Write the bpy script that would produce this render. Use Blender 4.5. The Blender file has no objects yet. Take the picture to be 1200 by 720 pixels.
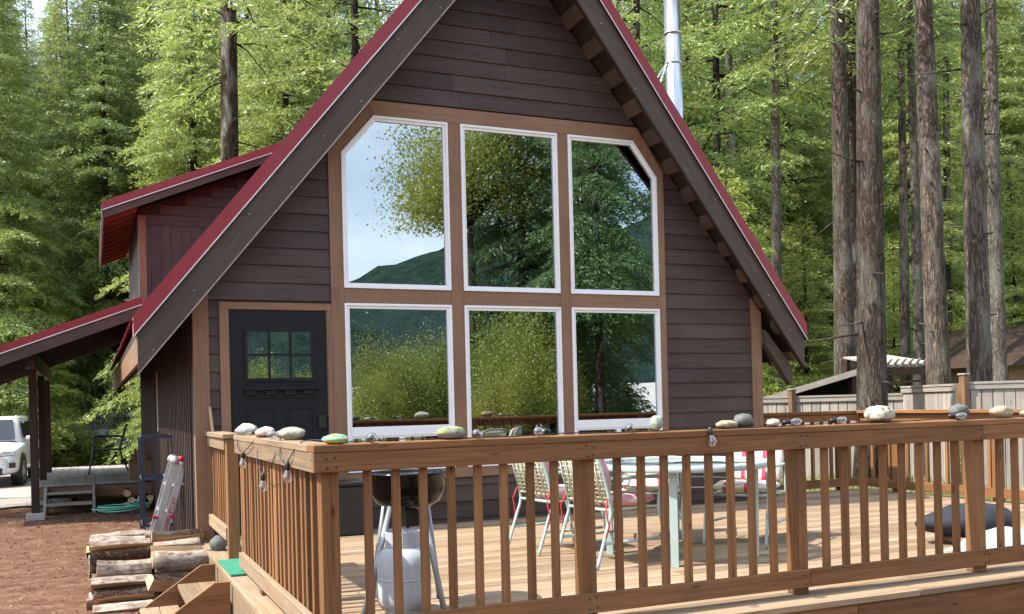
import bpy, bmesh, math, random
import numpy as np
from mathutils import Vector, Matrix
R = random.Random(7)
rad = math.radians
scene = bpy.context.scene
col = scene.collection

# ------------------------------------------------------------------ camera
PPY, FPX, YAW, ROLL = 475.5, 1140.93, 0.40803, -0.02462
CAM = Vector((-1.1875, -9.3430, 1.1751))
_fw = Vector((math.sin(YAW), math.cos(YAW), 0)); _r = Vector((math.cos(YAW), -math.sin(YAW), 0)); _u = Vector((0, 0, 1))
_c, _s = math.cos(ROLL), math.sin(ROLL)
_r, _u = _r * _c + _u * _s, -_r * _s + _u * _c
cd = bpy.data.cameras.new('camera'); cam = bpy.data.objects.new('camera', cd); col.objects.link(cam)
M = Matrix((( _r.x, _u.x, -_fw.x, CAM.x), (_r.y, _u.y, -_fw.y, CAM.y), (_r.z, _u.z, -_fw.z, CAM.z), (0, 0, 0, 1)))
cam.matrix_world = M
cd.sensor_width = 36; cd.sensor_fit = 'HORIZONTAL'; cd.lens = 36 * FPX / 1200; cd.shift_y = (PPY - 360) / 1200
cd.clip_start = 0.05; cd.clip_end = 6000
scene.camera = cam

def ray(x, y): return _fw * FPX + _r * (x - 600) - _u * (y - PPY)
def onX(x, y, X): d = ray(x, y); return CAM + d * ((X - CAM.x) / d.x)
def onY(x, y, Y): d = ray(x, y); return CAM + d * ((Y - CAM.y) / d.y)
def onZ(x, y, Z): d = ray(x, y); return CAM + d * ((Z - CAM.z) / d.z)
def onD(x, y, D): return CAM + ray(x, y) * (D / FPX)

# ------------------------------------------------------------------ light
SUN_EL, SUN_AZ = rad(54), rad(-85)            # azimuth clockwise from +Y
w = bpy.data.worlds.new('World'); scene.world = w; w.use_nodes = True
nt = w.node_tree; bg = nt.nodes['Background']
sky = nt.nodes.new('ShaderNodeTexSky'); sky.sky_type = 'NISHITA'; sky.sun_disc = False
sky.sun_elevation = SUN_EL; sky.sun_rotation = SUN_AZ; sky.air_density = 1.0; sky.dust_density = 1.5; sky.ozone_density = 1.0
# thin broken cloud over the whole sky
_tc = nt.nodes.new('ShaderNodeTexCoord'); _mp = nt.nodes.new('ShaderNodeMapping'); _mp.inputs['Scale'].default_value = (1, 1, 2.6)
_nz = nt.nodes.new('ShaderNodeTexNoise'); _nz.inputs['Scale'].default_value = 2.2; _nz.inputs['Detail'].default_value = 7; _nz.inputs['Roughness'].default_value = .55
_rp = nt.nodes.new('ShaderNodeValToRGB'); _rp.color_ramp.elements[0].position = .36; _rp.color_ramp.elements[1].position = .70; _rp.color_ramp.elements[1].color = (.85, .85, .85, 1)
_mx = nt.nodes.new('ShaderNodeMix'); _mx.data_type = 'RGBA'; _mx.inputs[7].default_value = (6.6, 7.1, 7.7, 1)
nt.links.new(_tc.outputs['Generated'], _mp.inputs[0]); nt.links.new(_mp.outputs[0], _nz.inputs['Vector']); nt.links.new(_nz.outputs[0], _rp.inputs[0])
nt.links.new(_rp.outputs[0], _mx.inputs[0]); nt.links.new(sky.outputs[0], _mx.inputs[6]); nt.links.new(_mx.outputs[2], bg.inputs[0]); bg.inputs[1].default_value = 0.15
sd = bpy.data.lights.new('sun', 'SUN'); sd.energy = 3.8; sd.angle = rad(0.6); sd.color = (1, 0.93, 0.82)
sun = bpy.data.objects.new('sun', sd); col.objects.link(sun)
S = Vector((math.sin(SUN_AZ) * math.cos(SUN_EL), math.cos(SUN_AZ) * math.cos(SUN_EL), math.sin(SUN_EL)))
sun.rotation_euler = S.to_track_quat('Z', 'Y').to_euler(); sun.location = (-20, 0, 30)
vs = scene.view_settings; vs.view_transform = 'Standard'; vs.look = 'None'; vs.gamma = 1; vs.exposure = 1.36
scene.cycles.max_bounces = 7; scene.cycles.transparent_max_bounces = 24; scene.cycles.diffuse_bounces = 4
scene.cycles.glossy_bounces = 4; scene.cycles.use_denoising = True
scene.cycles.sample_clamp_indirect = 6
scene.cycles.caustics_reflective = False; scene.cycles.caustics_refractive = False

# ------------------------------------------------------------------ materials
def srgb(r, g, b):
    f = lambda c: (c / 255 / 12.92) if c / 255 <= 0.04045 else ((c / 255 + 0.055) / 1.055) ** 2.4
    return (f(r), f(g), f(b), 1)
def C(*a): return (a[0], a[1], a[2], 1)
class NT:
    def __init__(s, name):
        s.m = bpy.data.materials.new(name); s.m.use_nodes = True; s.t = s.m.node_tree
        s.b = s.t.nodes['Principled BSDF']; s.out = s.t.nodes['Material Output']
    def n(s, typ, **kw):
        nd = s.t.nodes.new('ShaderNode' + typ)
        for k, v in kw.items():
            if k.startswith('i_'):
                key = k[2:].replace('_', ' ')
                nd.inputs[key].default_value = v
            else: setattr(nd, k, v)
        return nd
    def l(s, a, b): s.t.links.new(a, b)
    def ramp(s, fac, stops):
        r = s.n('ValToRGB'); e = r.color_ramp.elements
        while len(e) < len(stops): e.new(0.5)
        for q, (p, c) in zip(e, stops): q.position = p; q.color = c
        s.l(fac, r.inputs[0]); return r.outputs[0]
    def mix(s, fac, a, b, typ='MIX'):
        m = s.n('Mix', data_type='RGBA', blend_type=typ)
        for src, i in ((fac, 0), (a, 6), (b, 7)):
            if hasattr(src, 'links'): s.l(src, m.inputs[i])
            else: m.inputs[i].default_value = src
        return m.outputs[2]
    def coords(s, scale=(1, 1, 1), rnd=True, kind='Object'):
        tc = s.n('TexCoord'); v = tc.outputs[kind]
        if rnd:
            oi = s.n('ObjectInfo'); sc = s.n('VectorMath', operation='SCALE'); sc.inputs[0].default_value = (13.1, 37.7, 71.3)
            s.l(oi.outputs['Random'], sc.inputs['Scale']); ad = s.n('VectorMath', operation='ADD')
            s.l(v, ad.inputs[0]); s.l(sc.outputs[0], ad.inputs[1]); v = ad.outputs[0]
        mp = s.n('Mapping'); mp.inputs['Scale'].default_value = scale; s.l(v, mp.inputs[0]); return mp.outputs[0]
    def noise(s, v, scale, detail=4, rough=0.55, dist=0):
        n = s.n('TexNoise'); s.l(v, n.inputs['Vector']); n.inputs['Scale'].default_value = scale
        n.inputs['Detail'].default_value = detail; n.inputs['Roughness'].default_value = rough; n.inputs['Distortion'].default_value = dist
        return n.outputs[0]
    def bump(s, h, strength=0.3, dist=0.01, prev=None):
        b = s.n('Bump'); b.inputs['Strength'].default_value = strength; b.inputs['Distance'].default_value = dist
        s.l(h, b.inputs['Height'])
        if prev: s.l(prev, b.inputs['Normal'])
        s.l(b.outputs[0], s.b.inputs['Normal']); return b.outputs[0]
    def objvar(s, colr, amt):
        oi = s.n('ObjectInfo'); mr = s.n('MapRange'); mr.inputs[3].default_value = 1 - amt; mr.inputs[4].default_value = 1 + amt
        s.l(oi.outputs['Random'], mr.inputs[0]); h = s.n('HueSaturation'); s.l(mr.outputs[0], h.inputs['Value']); s.l(colr, h.inputs['Color'])
        return h.outputs[0]
    def done(s, colr=None, rough=0.6, metal=0, spec=None):
        if colr is not None:
            if hasattr(colr, 'links'): s.l(colr, s.b.inputs['Base Color'])
            else: s.b.inputs['Base Color'].default_value = colr
        if hasattr(rough, 'links'): s.l(rough, s.b.inputs['Roughness'])
        else: s.b.inputs['Roughness'].default_value = rough
        s.b.inputs['Metallic'].default_value = metal
        if spec is not None: s.b.inputs['Specular IOR Level'].default_value = spec
        return s.m

def plain(name, c, rough=0.5, metal=0, var=0.12, scale=9, bump=0.0, spec=None):
    t = NT(name); v = t.coords(); n = t.noise(v, scale, 5)
    k = t.ramp(n, [(0.25, C(*[x * (1 - var) for x in c])), (0.75, C(*[min(1, x * (1 + var)) for x in c]))])
    if bump: t.bump(t.noise(v, scale * 6, 3), bump, 0.004)
    rr = t.n('MapRange'); rr.inputs[3].default_value = max(0, rough - 0.08); rr.inputs[4].default_value = min(1, rough + 0.1); t.l(n, rr.inputs[0])
    return t.done(k, rr.outputs[0], metal, spec)

def wood(name, dark, light, axis='X', rough=0.62, var=0.16, knots=True, stain=None, grain=1.0, spec=0.3):
    """sawn board: grain runs along the local axis"""
    t = NT(name); a = 'XYZ'.index(axis); sc = [14 * grain] * 3; sc[a] = 0.7
    v = t.coords(tuple(sc)); n1 = t.noise(v, 1.0, 6, 0.62, 0.9)
    s2 = [70.0] * 3; s2[a] = 2.5
    v2 = t.coords(tuple(s2)); n2 = t.noise(v2, 1.0, 3, 0.6)
    k = t.ramp(n1, [(0.28, C(*dark)), (0.5, C(*[(x + y) / 2 for x, y in zip(dark, light)])), (0.74, C(*light))])
    k = t.mix(0.35, k, t.ramp(n2, [(0.3, C(*[x * 0.55 for x in dark])), (0.65, C(*light))]), 'MIX')
    big = t.noise(t.coords((1.7, 1.7, 1.7)), 1.0, 3)
    k = t.mix(t.ramp(big, [(0.45, C(0, 0, 0)), (0.75, C(.5, .5, .5))]), k, C(*(stain or [x * 0.6 for x in dark])))
    cr_ = [120.0] * 3; cr_[a] = 1.1
    k = t.mix(t.ramp(t.noise(t.coords(tuple(cr_)), 1.0, 2), [(.66, C(0, 0, 0)), (.72, C(.6, .6, .6))]), k, C(*[x * .25 for x in dark]))
    if knots:
        kv = t.coords(tuple([9.0 if i != a else 2.2 for i in range(3)])); vo = t.n('TexVoronoi'); t.l(kv, vo.inputs[0]); vo.inputs['Scale'].default_value = 1.0
        kf = t.ramp(vo.outputs['Distance'], [(0.035, C(.75, .75, .75)), (0.1, C(0, 0, 0))])
        k = t.mix(kf, k, C(*[x * 0.3 for x in dark]))
    k = t.objvar(k, var)
    b1 = t.bump(n2, 0.25, 0.003); t.bump(n1, 0.2, 0.004, b1)
    return t.done(k, rough, spec=spec)

M_ = {}
for ax in 'XYZ':
    M_['rail' + ax] = wood('rail_wood_' + ax, (.135, .060, .024), (.315, .155, .066), ax, rough=.72, var=.22, stain=(.14, .085, .05), spec=.2)
    M_['deck' + ax] = wood('deck_wood_' + ax, (.17, .112, .068), (.37, .262, .165), ax, rough=.75, var=.27, stain=(.26, .22, .18), spec=.2)
    M_['side' + ax] = wood('siding_wood_' + ax, (.042, .026, .022), (.084, .053, .045), ax, rough=.55, var=.2, knots=True, grain=.8, stain=(.085, .066, .060))
    M_['tan' + ax] = wood('tan_trim_wood_' + ax, (.215, .120, .072), (.275, .160, .098), ax, rough=.6, var=.07, knots=False, stain=(.14, .08, .05))
    M_['barge' + ax] = wood('barge_wood_' + ax, (.058, .042, .033), (.092, .066, .051), ax, rough=.6, var=.06, knots=False)
    M_['raw' + ax] = wood('raw_timber_' + ax, (.17, .095, .05), (.30, .18, .10), ax, var=.12)
    M_['grey' + ax] = wood('weathered_fence_' + ax, (.27, .245, .22), (.47, .43, .39), ax, rough=.8, var=.16, stain=(.24, .20, .17))
    M_['brown' + ax] = wood('dark_brown_timber_' + ax, (.028, .016, .012), (.056, .033, .024), ax, var=.15)
M_['lookX'] = wood('lookout_wood', (.085, .055, .040), (.14, .092, .068), 'X', var=.15, knots=False)
M_['red'] = plain('red_metal', (.215, .009, .0165), .36, 0, .08, 3)
M_['redend'] = plain('roof_edge_silver', (.62, .6, .58), .4, .6, .1)
M_['white'] = plain('white_vinyl', (.80, .80, .82), .35, 0, .03, 4)
M_['door'] = plain('black_door_paint', (.0085, .0095, .012), .5, 0, .15, 6, .05, .25)
M_['black'] = plain('black_plastic', (.012, .012, .013), .4, 0, .2)
M_['enamel'] = plain('black_enamel', (.004, .004, .004), .16, 0, .2, 9, 0, .22)
M_['steel'] = plain('galvanised_steel', (.55, .56, .58), .22, 1, .08, 5)
M_['alu'] = plain('aluminium', (.60, .61, .62), .38, .85, .1, 12, .1)
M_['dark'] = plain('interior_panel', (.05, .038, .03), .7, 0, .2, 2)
M_['leggrey'] = plain('grill_leg_grey', (.33, .36, .39), .35, .5, .08)
M_['tank'] = plain('tank_paint', (.40, .43, .46), .45, 0, .14, 14)
M_['teal'] = plain('pale_teal_paint', (.36, .46, .45), .4, 0, .07)
M_['concrete'] = plain('concrete', (.40, .38, .35), .9, 0, .15, 6, .3)
M_['blue'] = plain('blue_grey_steel', (.050, .072, .105), .45, .2, .2, 14)
M_['gold'] = plain('old_bronze', (.10, .075, .05), .4, .8)
M_['fabw'] = plain('white_cloth', (.52, .52, .54), .85, 0, .06, 20, .2)
M_['navy'] = plain('navy_canvas', (.014, .018, .028), .8, 0, .3, 18, .3)
M_['carpaint'] = plain('white_car_paint', (.78, .79, .80), .18, 0, .02)
M_['rubber'] = plain('tyre_rubber', (.018, .018, .018), .8)
M_['chrome'] = plain('chrome', (.7, .7, .7), .12, 1)
M_['shedroof_shade'] = plain('shed_roof_and_shade', (.018, .016, .015), .9, 0, .3, 8, 0, .1)  # dark roof colour, also used as painted shade inside the shed
M_['hose'] = plain('green_hose', (.20, .55, .42), .4, 0, .08)
M_['redprint'] = plain('red_print', (.45, .02, .03), .5)
M_['handle'] = wood('tool_handle_wood', (.40, .25, .12), (.55, .37, .2), 'Z', knots=False)

def glass_pane():
    t = NT('reflective_window_glass'); g = t.n('BsdfGlossy'); g.inputs['Roughness'].default_value = 0.0
    g.inputs['Color'].default_value = (.90, .98, 1.0, 1)
    v = t.coords((1, 1, 1)); n = t.noise(v, 1.3, 2); b = t.n('Bump'); b.inputs['Strength'].default_value = .05; b.inputs['Distance'].default_value = .004
    t.l(n, b.inputs['Height']); t.l(b.outputs[0], g.inputs['Normal'])
    tr = t.n('BsdfTransparent'); tr.inputs['Color'].default_value = (.62, .68, .66, 1)
    fr = t.n('Fresnel'); fr.inputs[0].default_value = 1.6
    mr = t.n('MapRange'); mr.inputs[1].default_value = 0; mr.inputs[2].default_value = 1; mr.inputs[3].default_value = .36; mr.inputs[4].default_value = 1; t.l(fr.outputs[0], mr.inputs[0])
    m = t.n('MixShader'); t.l(mr.outputs[0], m.inputs[0]); t.l(tr.outputs[0], m.inputs[1]); t.l(g.outputs[0], m.inputs[2]); t.l(m.outputs[0], t.out.inputs[0])
    return t.m
M_['glass'] = glass_pane()
def clear_glass(name, tint, f0=.08):
    t = NT(name); g = t.n('BsdfGlossy'); g.inputs['Roughness'].default_value = .03
    tr = t.n('BsdfTransparent'); tr.inputs['Color'].default_value = tint
    lw = t.n('LayerWeight'); lw.inputs[0].default_value = .45
    mr = t.n('MapRange'); mr.inputs[3].default_value = f0; mr.inputs[4].default_value = .9; t.l(lw.outputs['Facing'], mr.inputs[0])
    m = t.n('MixShader'); t.l(mr.outputs[0], m.inputs[0]); t.l(tr.outputs[0], m.inputs[1]); t.l(g.outputs[0], m.inputs[2]); t.l(m.outputs[0], t.out.inputs[0])
    return t.m
M_['bulb'] = clear_glass('bulb_glass', (.9, .9, .88, 1), .12)
M_['tableglass'] = clear_glass('frosted_table_glass', (.75, .85, .84, 1), .35)
M_['carglass'] = plain('car_glass', (.02, .025, .03), .04)

def foliage(name, a, b, hue=0.03, trans=.5):
    t = NT(name); oi = t.n('ObjectInfo')
    v = t.coords((1, 1, 1)); n = t.noise(v, .55, 3); n2 = t.noise(v, 9, 2)
    k = t.ramp(n, [(.32, C(*a)), (.68, C(*b))])
    k = t.mix(.5, k, t.ramp(n2, [(.3, C(*[x * .62 for x in a])), (.72, C(*[x * 1.3 for x in b]))]))
    hs = t.n('HueSaturation'); t.l(k, hs.inputs['Color'])
    mr = t.n('MapRange'); mr.inputs[3].default_value = .5 - hue; mr.inputs[4].default_value = .5 + hue; t.l(oi.outputs['Random'], mr.inputs[0]); t.l(mr.outputs[0], hs.inputs['Hue'])
    mu = t.n('Math', operation='MULTIPLY'); mu.inputs[1].default_value = 7.31; t.l(oi.outputs['Random'], mu.inputs[0]); fc = t.n('Math', operation='FRACT'); t.l(mu.outputs[0], fc.inputs[0])
    m2 = t.n('MapRange'); m2.inputs[3].default_value = .8; m2.inputs[4].default_value = 1.25; t.l(fc.outputs[0], m2.inputs[0]); t.l(m2.outputs[0], hs.inputs['Value'])
    d = t.n('BsdfDiffuse'); t.l(hs.outputs[0], d.inputs[0]); tl = t.n('BsdfTranslucent')
    g = t.n('Gamma'); g.inputs[1].default_value = .9; t.l(hs.outputs[0], g.inputs[0]); t.l(g.outputs[0], tl.inputs[0])
    m = t.n('MixShader'); m.inputs[0].default_value = trans; t.l(d.outputs[0], m.inputs[1]); t.l(tl.outputs[0], m.inputs[2])
    gl = t.n('BsdfGlossy'); gl.inputs['Roughness'].default_value = .45; gl.inputs[0].default_value = (.8, .9, .9, 1)
    m3 = t.n('MixShader'); m3.inputs[0].default_value = .05; t.l(m.outputs[0], m3.inputs[1]); t.l(gl.outputs[0], m3.inputs[2]); t.l(m3.outputs[0], t.out.inputs[0])
    return t.m
M_['fir'] = foliage('fir_needles', (.125, .20, .050), (.37, .45, .105), .02, .55)
M_['firdark'] = foliage('dark_fir_needles', (.085, .15, .060), (.23, .33, .115), .022, .55)
M_['lime'] = foliage('young_fir_needles', (.21, .29, .05), (.40, .46, .08), .015, .55)
M_['leaf'] = foliage('broad_leaves', (.13, .20, .035), (.33, .39, .06), .02)
M_['rivleaf'] = foliage('willow_leaves', (.15, .19, .035), (.40, .42, .07), .02)
M_['grass'] = foliage('dry_grass', (.15, .17, .05), (.34, .33, .12), .02, .35)

def bark(name, dark, light, furrow=1.0):
    t = NT(name); v = t.coords((1, 1, .16)); n = t.noise(v, 17 * furrow, 6, .62, 1.0); n0 = t.noise(t.coords((1, 1, .3)), 75 * furrow, 4, .7)
    rd = t.n('Math', operation='SUBTRACT'); rd.inputs[1].default_value = .5; t.l(n, rd.inputs[0]); ab = t.n('Math', operation='ABSOLUTE'); t.l(rd.outputs[0], ab.inputs[0])
    big = t.noise(t.coords((1, 1, .35)), 3.2, 4)
    k = t.ramp(n0, [(.3, C(*dark)), (.72, C(*light))])
    k = t.mix(t.ramp(ab.outputs[0], [(.0, C(.95, .95, .95)), (.045, C(.5, .5, .5)), (.09, C(0, 0, 0))]), k, C(*[x * .22 for x in dark]))
    k = t.mix(t.ramp(big, [(.5, C(0, 0, 0)), (.66, C(.65, .65, .65))]), k, C(.30, .29, .25))
    k = t.mix(t.ramp(t.noise(t.coords((1, 1, .5)), 6, 4, .7), [(.56, C(0, 0, 0)), (.7, C(.6, .6, .6))]), k, C(*[x * .5 for x in dark]))
    k = t.objvar(k, .3)
    b = t.bump(t.ramp(ab.outputs[0], [(0, C(0, 0, 0)), (.16, C(1, 1, 1))]), 1.0, .03); t.bump(n0, .6, .012, b)
    return t.done(k, .9, spec=.15)
M_['bark'] = bark('fir_bark', (.115, .086, .068), (.31, .25, .205))
M_['barkdark'] = bark('dark_bark', (.05, .033, .026), (.12, .085, .065))  # darker brown bark for the dark trunks and stems
M_['barkpale'] = bark('pale_bark', (.17, .145, .12), (.38, .34, .29), 1.3)

def ground_mat():
    t = NT('forest_ground'); v = t.coords((1, 1, 1), False); n = t.noise(v, .35, 5, .6); n2 = t.noise(v, 7, 6, .7); n3 = t.noise(v, 45, 4, .7)
    dirt = t.ramp(n2, [(.3, C(.10, .05, .032)), (.55, C(.20, .108, .070)), (.75, C(.32, .20, .14))])
    dirt = t.mix(t.ramp(n3, [(.5, C(0, 0, 0)), (.72, C(.6, .6, .6))]), dirt, C(.06, .034, .024))
    moss = t.ramp(n2, [(.3, C(.10, .11, .035)), (.7, C(.24, .23, .09))])
    sx = t.n('SeparateXYZ'); t.l(v, sx.inputs[0]); ad = t.n('Math', operation='MULTIPLY_ADD'); ad.inputs[1].default_value = 2.4; t.l(n, ad.inputs[0]); t.l(sx.outputs[0], ad.inputs[2])
    k = t.mix(t.ramp(t_map(t, ad.outputs[0], 5.5, 9.5), [(0, C(0, 0, 0)), (1, C(1, 1, 1))]), dirt, moss)
    t.bump(t.noise(v, 30, 8, .75), .9, .04)
    return t.done(k, .95, spec=.1)
def t_map(t, s, a, b):
    m = t.n('MapRange'); m.inputs[1].default_value = a; m.inputs[2].default_value = b; t.l(s, m.inputs[0]); return m.outputs[0]
M_['ground'] = ground_mat()
def gravel_mat(name, a, b, sc=60):
    t = NT(name); v = t.coords((1, 1, 1), False); vo = t.n('TexVoronoi'); t.l(v, vo.inputs['Vector']); vo.inputs['Scale'].default_value = sc
    n = t.noise(v, 1.1, 5); k = t.ramp(vo.outputs['Color'], [(.2, C(*a)), (.8, C(*b))]); k = t.mix(t.ramp(n, [(.4, C(0, 0, 0)), (.75, C(.5, .5, .5))]), k, C(.2, .15, .11))
    t.bump(vo.outputs['Distance'], .6, .02); return t.done(k, .9, spec=.15)
M_['gravel'] = gravel_mat('driveway_gravel', (.25, .235, .22), (.50, .475, .44))
M_['road'] = gravel_mat('road_asphalt', (.20, .20, .205), (.33, .33, .335), 90)
M_['bank'] = gravel_mat('river_gravel', (.50, .49, .47), (.78, .77, .74), 3)
def hill_mat():
    t = NT('forested_hill'); v = t.coords((1, 1, .35), False); n = t.noise(v, .09, 6, .75); n2 = t.noise(v, .012, 4)
    k = t.ramp(n, [(.32, C(.010, .024, .022)), (.66, C(.050, .088, .066))]); k = t.mix(t.ramp(n2, [(.4, C(0, 0, 0)), (.65, C(.6, .6, .6))]), k, C(.045, .075, .075))
    t.bump(n, 1.0, 9.0); return t.done(k, .95, spec=.05)
M_['hill'] = hill_mat()

def stone(name, a, b, spots=None, sc=30, moss=None):
    t = NT(name); v = t.coords(); n = t.noise(v, sc, 6, .7); k = t.ramp(n, [(.3, C(*a)), (.7, C(*b))])
    if spots: k = t.mix(t.ramp(t.noise(v, sc * 1.6, 4, .6), [(.55, C(0, 0, 0)), (.63, C(.9, .9, .9))]), k, C(*spots))
    if moss: k = t.mix(t.ramp(t.noise(v, sc * .45, 3), [(.5, C(0, 0, 0)), (.6, C(.85, .85, .85))]), k, C(*moss))
    t.bump(n, .45, .006); return t.done(k, .85, spec=.2)
M_['st_white'] = stone('white_stone', (.34, .32, .29), (.52, .50, .46), (.24, .22, .20))
M_['st_pink'] = stone('pinkish_stone', (.36, .26, .23), (.50, .38, .34))
M_['st_grey'] = stone('grey_stone', (.085, .09, .085), (.16, .165, .155))
M_['st_olive'] = stone('grey_green_stone', (.17, .18, .15), (.28, .29, .25), (.35, .35, .33))
M_['st_tan'] = stone('tan_stone', (.28, .22, .15), (.44, .36, .26), (.20, .15, .10))
M_['st_moss'] = stone('mossy_stone', (.19, .18, .145), (.32, .30, .25), (.12, .11, .09), 26, (.22, .33, .10))
M_['st_mott'] = stone('mottled_stone', (.40, .37, .28), (.54, .50, .41), (.10, .085, .06), 17)
M_['st_pale'] = stone('pale_green_stone', (.24, .28, .22), (.38, .42, .35), (.24, .27, .22))
def painted():
    t = NT('rainbow_painted_stone'); v = t.coords((1, 1, 1), False); n = t.noise(v, 14, 2); s = t.n('SeparateXYZ'); t.l(v, s.inputs[0])
    m = t.n('Math', operation='MULTIPLY_ADD'); m.inputs[1].default_value = .024; t.l(n, m.inputs[0]); t.l(s.outputs[2], m.inputs[2])
    f = t_map(t, m.outputs[0], .010, .062); r = t.n('ValToRGB'); r.color_ramp.interpolation = 'CONSTANT'; e = r.color_ramp.elements
    stops = [(0, C(.34, .05, .035)), (.16, C(.62, .42, .03)), (.36, C(.12, .50, .42)), (.58, C(.70, .62, .08)), (.72, C(.10, .48, .50)), (.88, C(.50, .55, .05))]
    while len(e) < len(stops): e.new(.5)
    for q, (p, c) in zip(e, stops): q.position = p; q.color = c
    t.l(f, r.inputs[0]); return t.done(r.outputs[0], .35)
M_['rainbow'] = painted()
def stripes(name, cols, freq, axis=0, rough=.85):
    t = NT(name); v = t.coords((1, 1, 1), False); s = t.n('SeparateXYZ'); t.l(v, s.inputs[0])
    m = t.n('Math', operation='MULTIPLY'); m.inputs[1].default_value = freq; t.l(s.outputs[axis], m.inputs[0]); f = t.n('Math', operation='FRACT'); t.l(m.outputs[0], f.inputs[0])
    r = t.n('ValToRGB'); r.color_ramp.interpolation = 'CONSTANT'; e = r.color_ramp.elements
    while len(e) < len(cols): e.new(.5)
    for q, (p, c) in zip(e, cols): q.position = p; q.color = C(*c)
    t.l(f.outputs[0], r.inputs[0]); t.bump(t.noise(t.coords(), 60, 3), .25, .004)
    return t.done(r.outputs[0], rough, spec=.1)
M_['pink'] = stripes('pink_striped_cushion', [(0, (.66, .58, .50)), (.34, (.58, .07, .13)), (.55, (.70, .64, .58)), (.72, (.66, .30, .33)), (.86, (.66, .58, .50))], 5.5, 1)
M_['pillow'] = stripes('brown_striped_pillow', [(0, (.10, .06, .045)), (.3, (.40, .32, .28)), (.45, (.16, .10, .08)), (.7, (.30, .24, .21))], 11, 0)
M_['mat'] = plain('green_turf', (.025, .20, .12), .9, 0, .5, 60, .9)
M_['strap'] = plain('woven_cream_strap', (.50, .52, .40), .6, 0, .1, 20)
def birch():
    t = NT('birch_log_bark'); v = t.coords((4, 9, 9)); n = t.noise(v, 2.6, 7, .75); v2 = t.coords((7, 3, 3)); n2 = t.noise(v2, 2, 4)
    k = t.ramp(n, [(.34, C(.06, .042, .032)), (.47, C(.26, .205, .165)), (.72, C(.58, .52, .46))]); k = t.mix(t.ramp(n2, [(.5, C(0, 0, 0)), (.72, C(.8, .8, .8))]), k, C(.16, .105, .075))
    k = t.objvar(k, .22); t.bump(n, .7, .01); return t.done(k, .9, spec=.15)
M_['birch'] = birch()
M_['split'] = wood('split_log_wood', (.30, .165, .075), (.62, .42, .235), 'X', rough=.85, var=.25, stain=(.42, .34, .26))
M_['splitbark'] = bark('brown_log_bark', (.085, .045, .03), (.22, .13, .09), 2.0)
M_['logend'] = plain('log_end_wood', (.55, .38, .22), .9, 0, .25, 25, .3)

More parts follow.
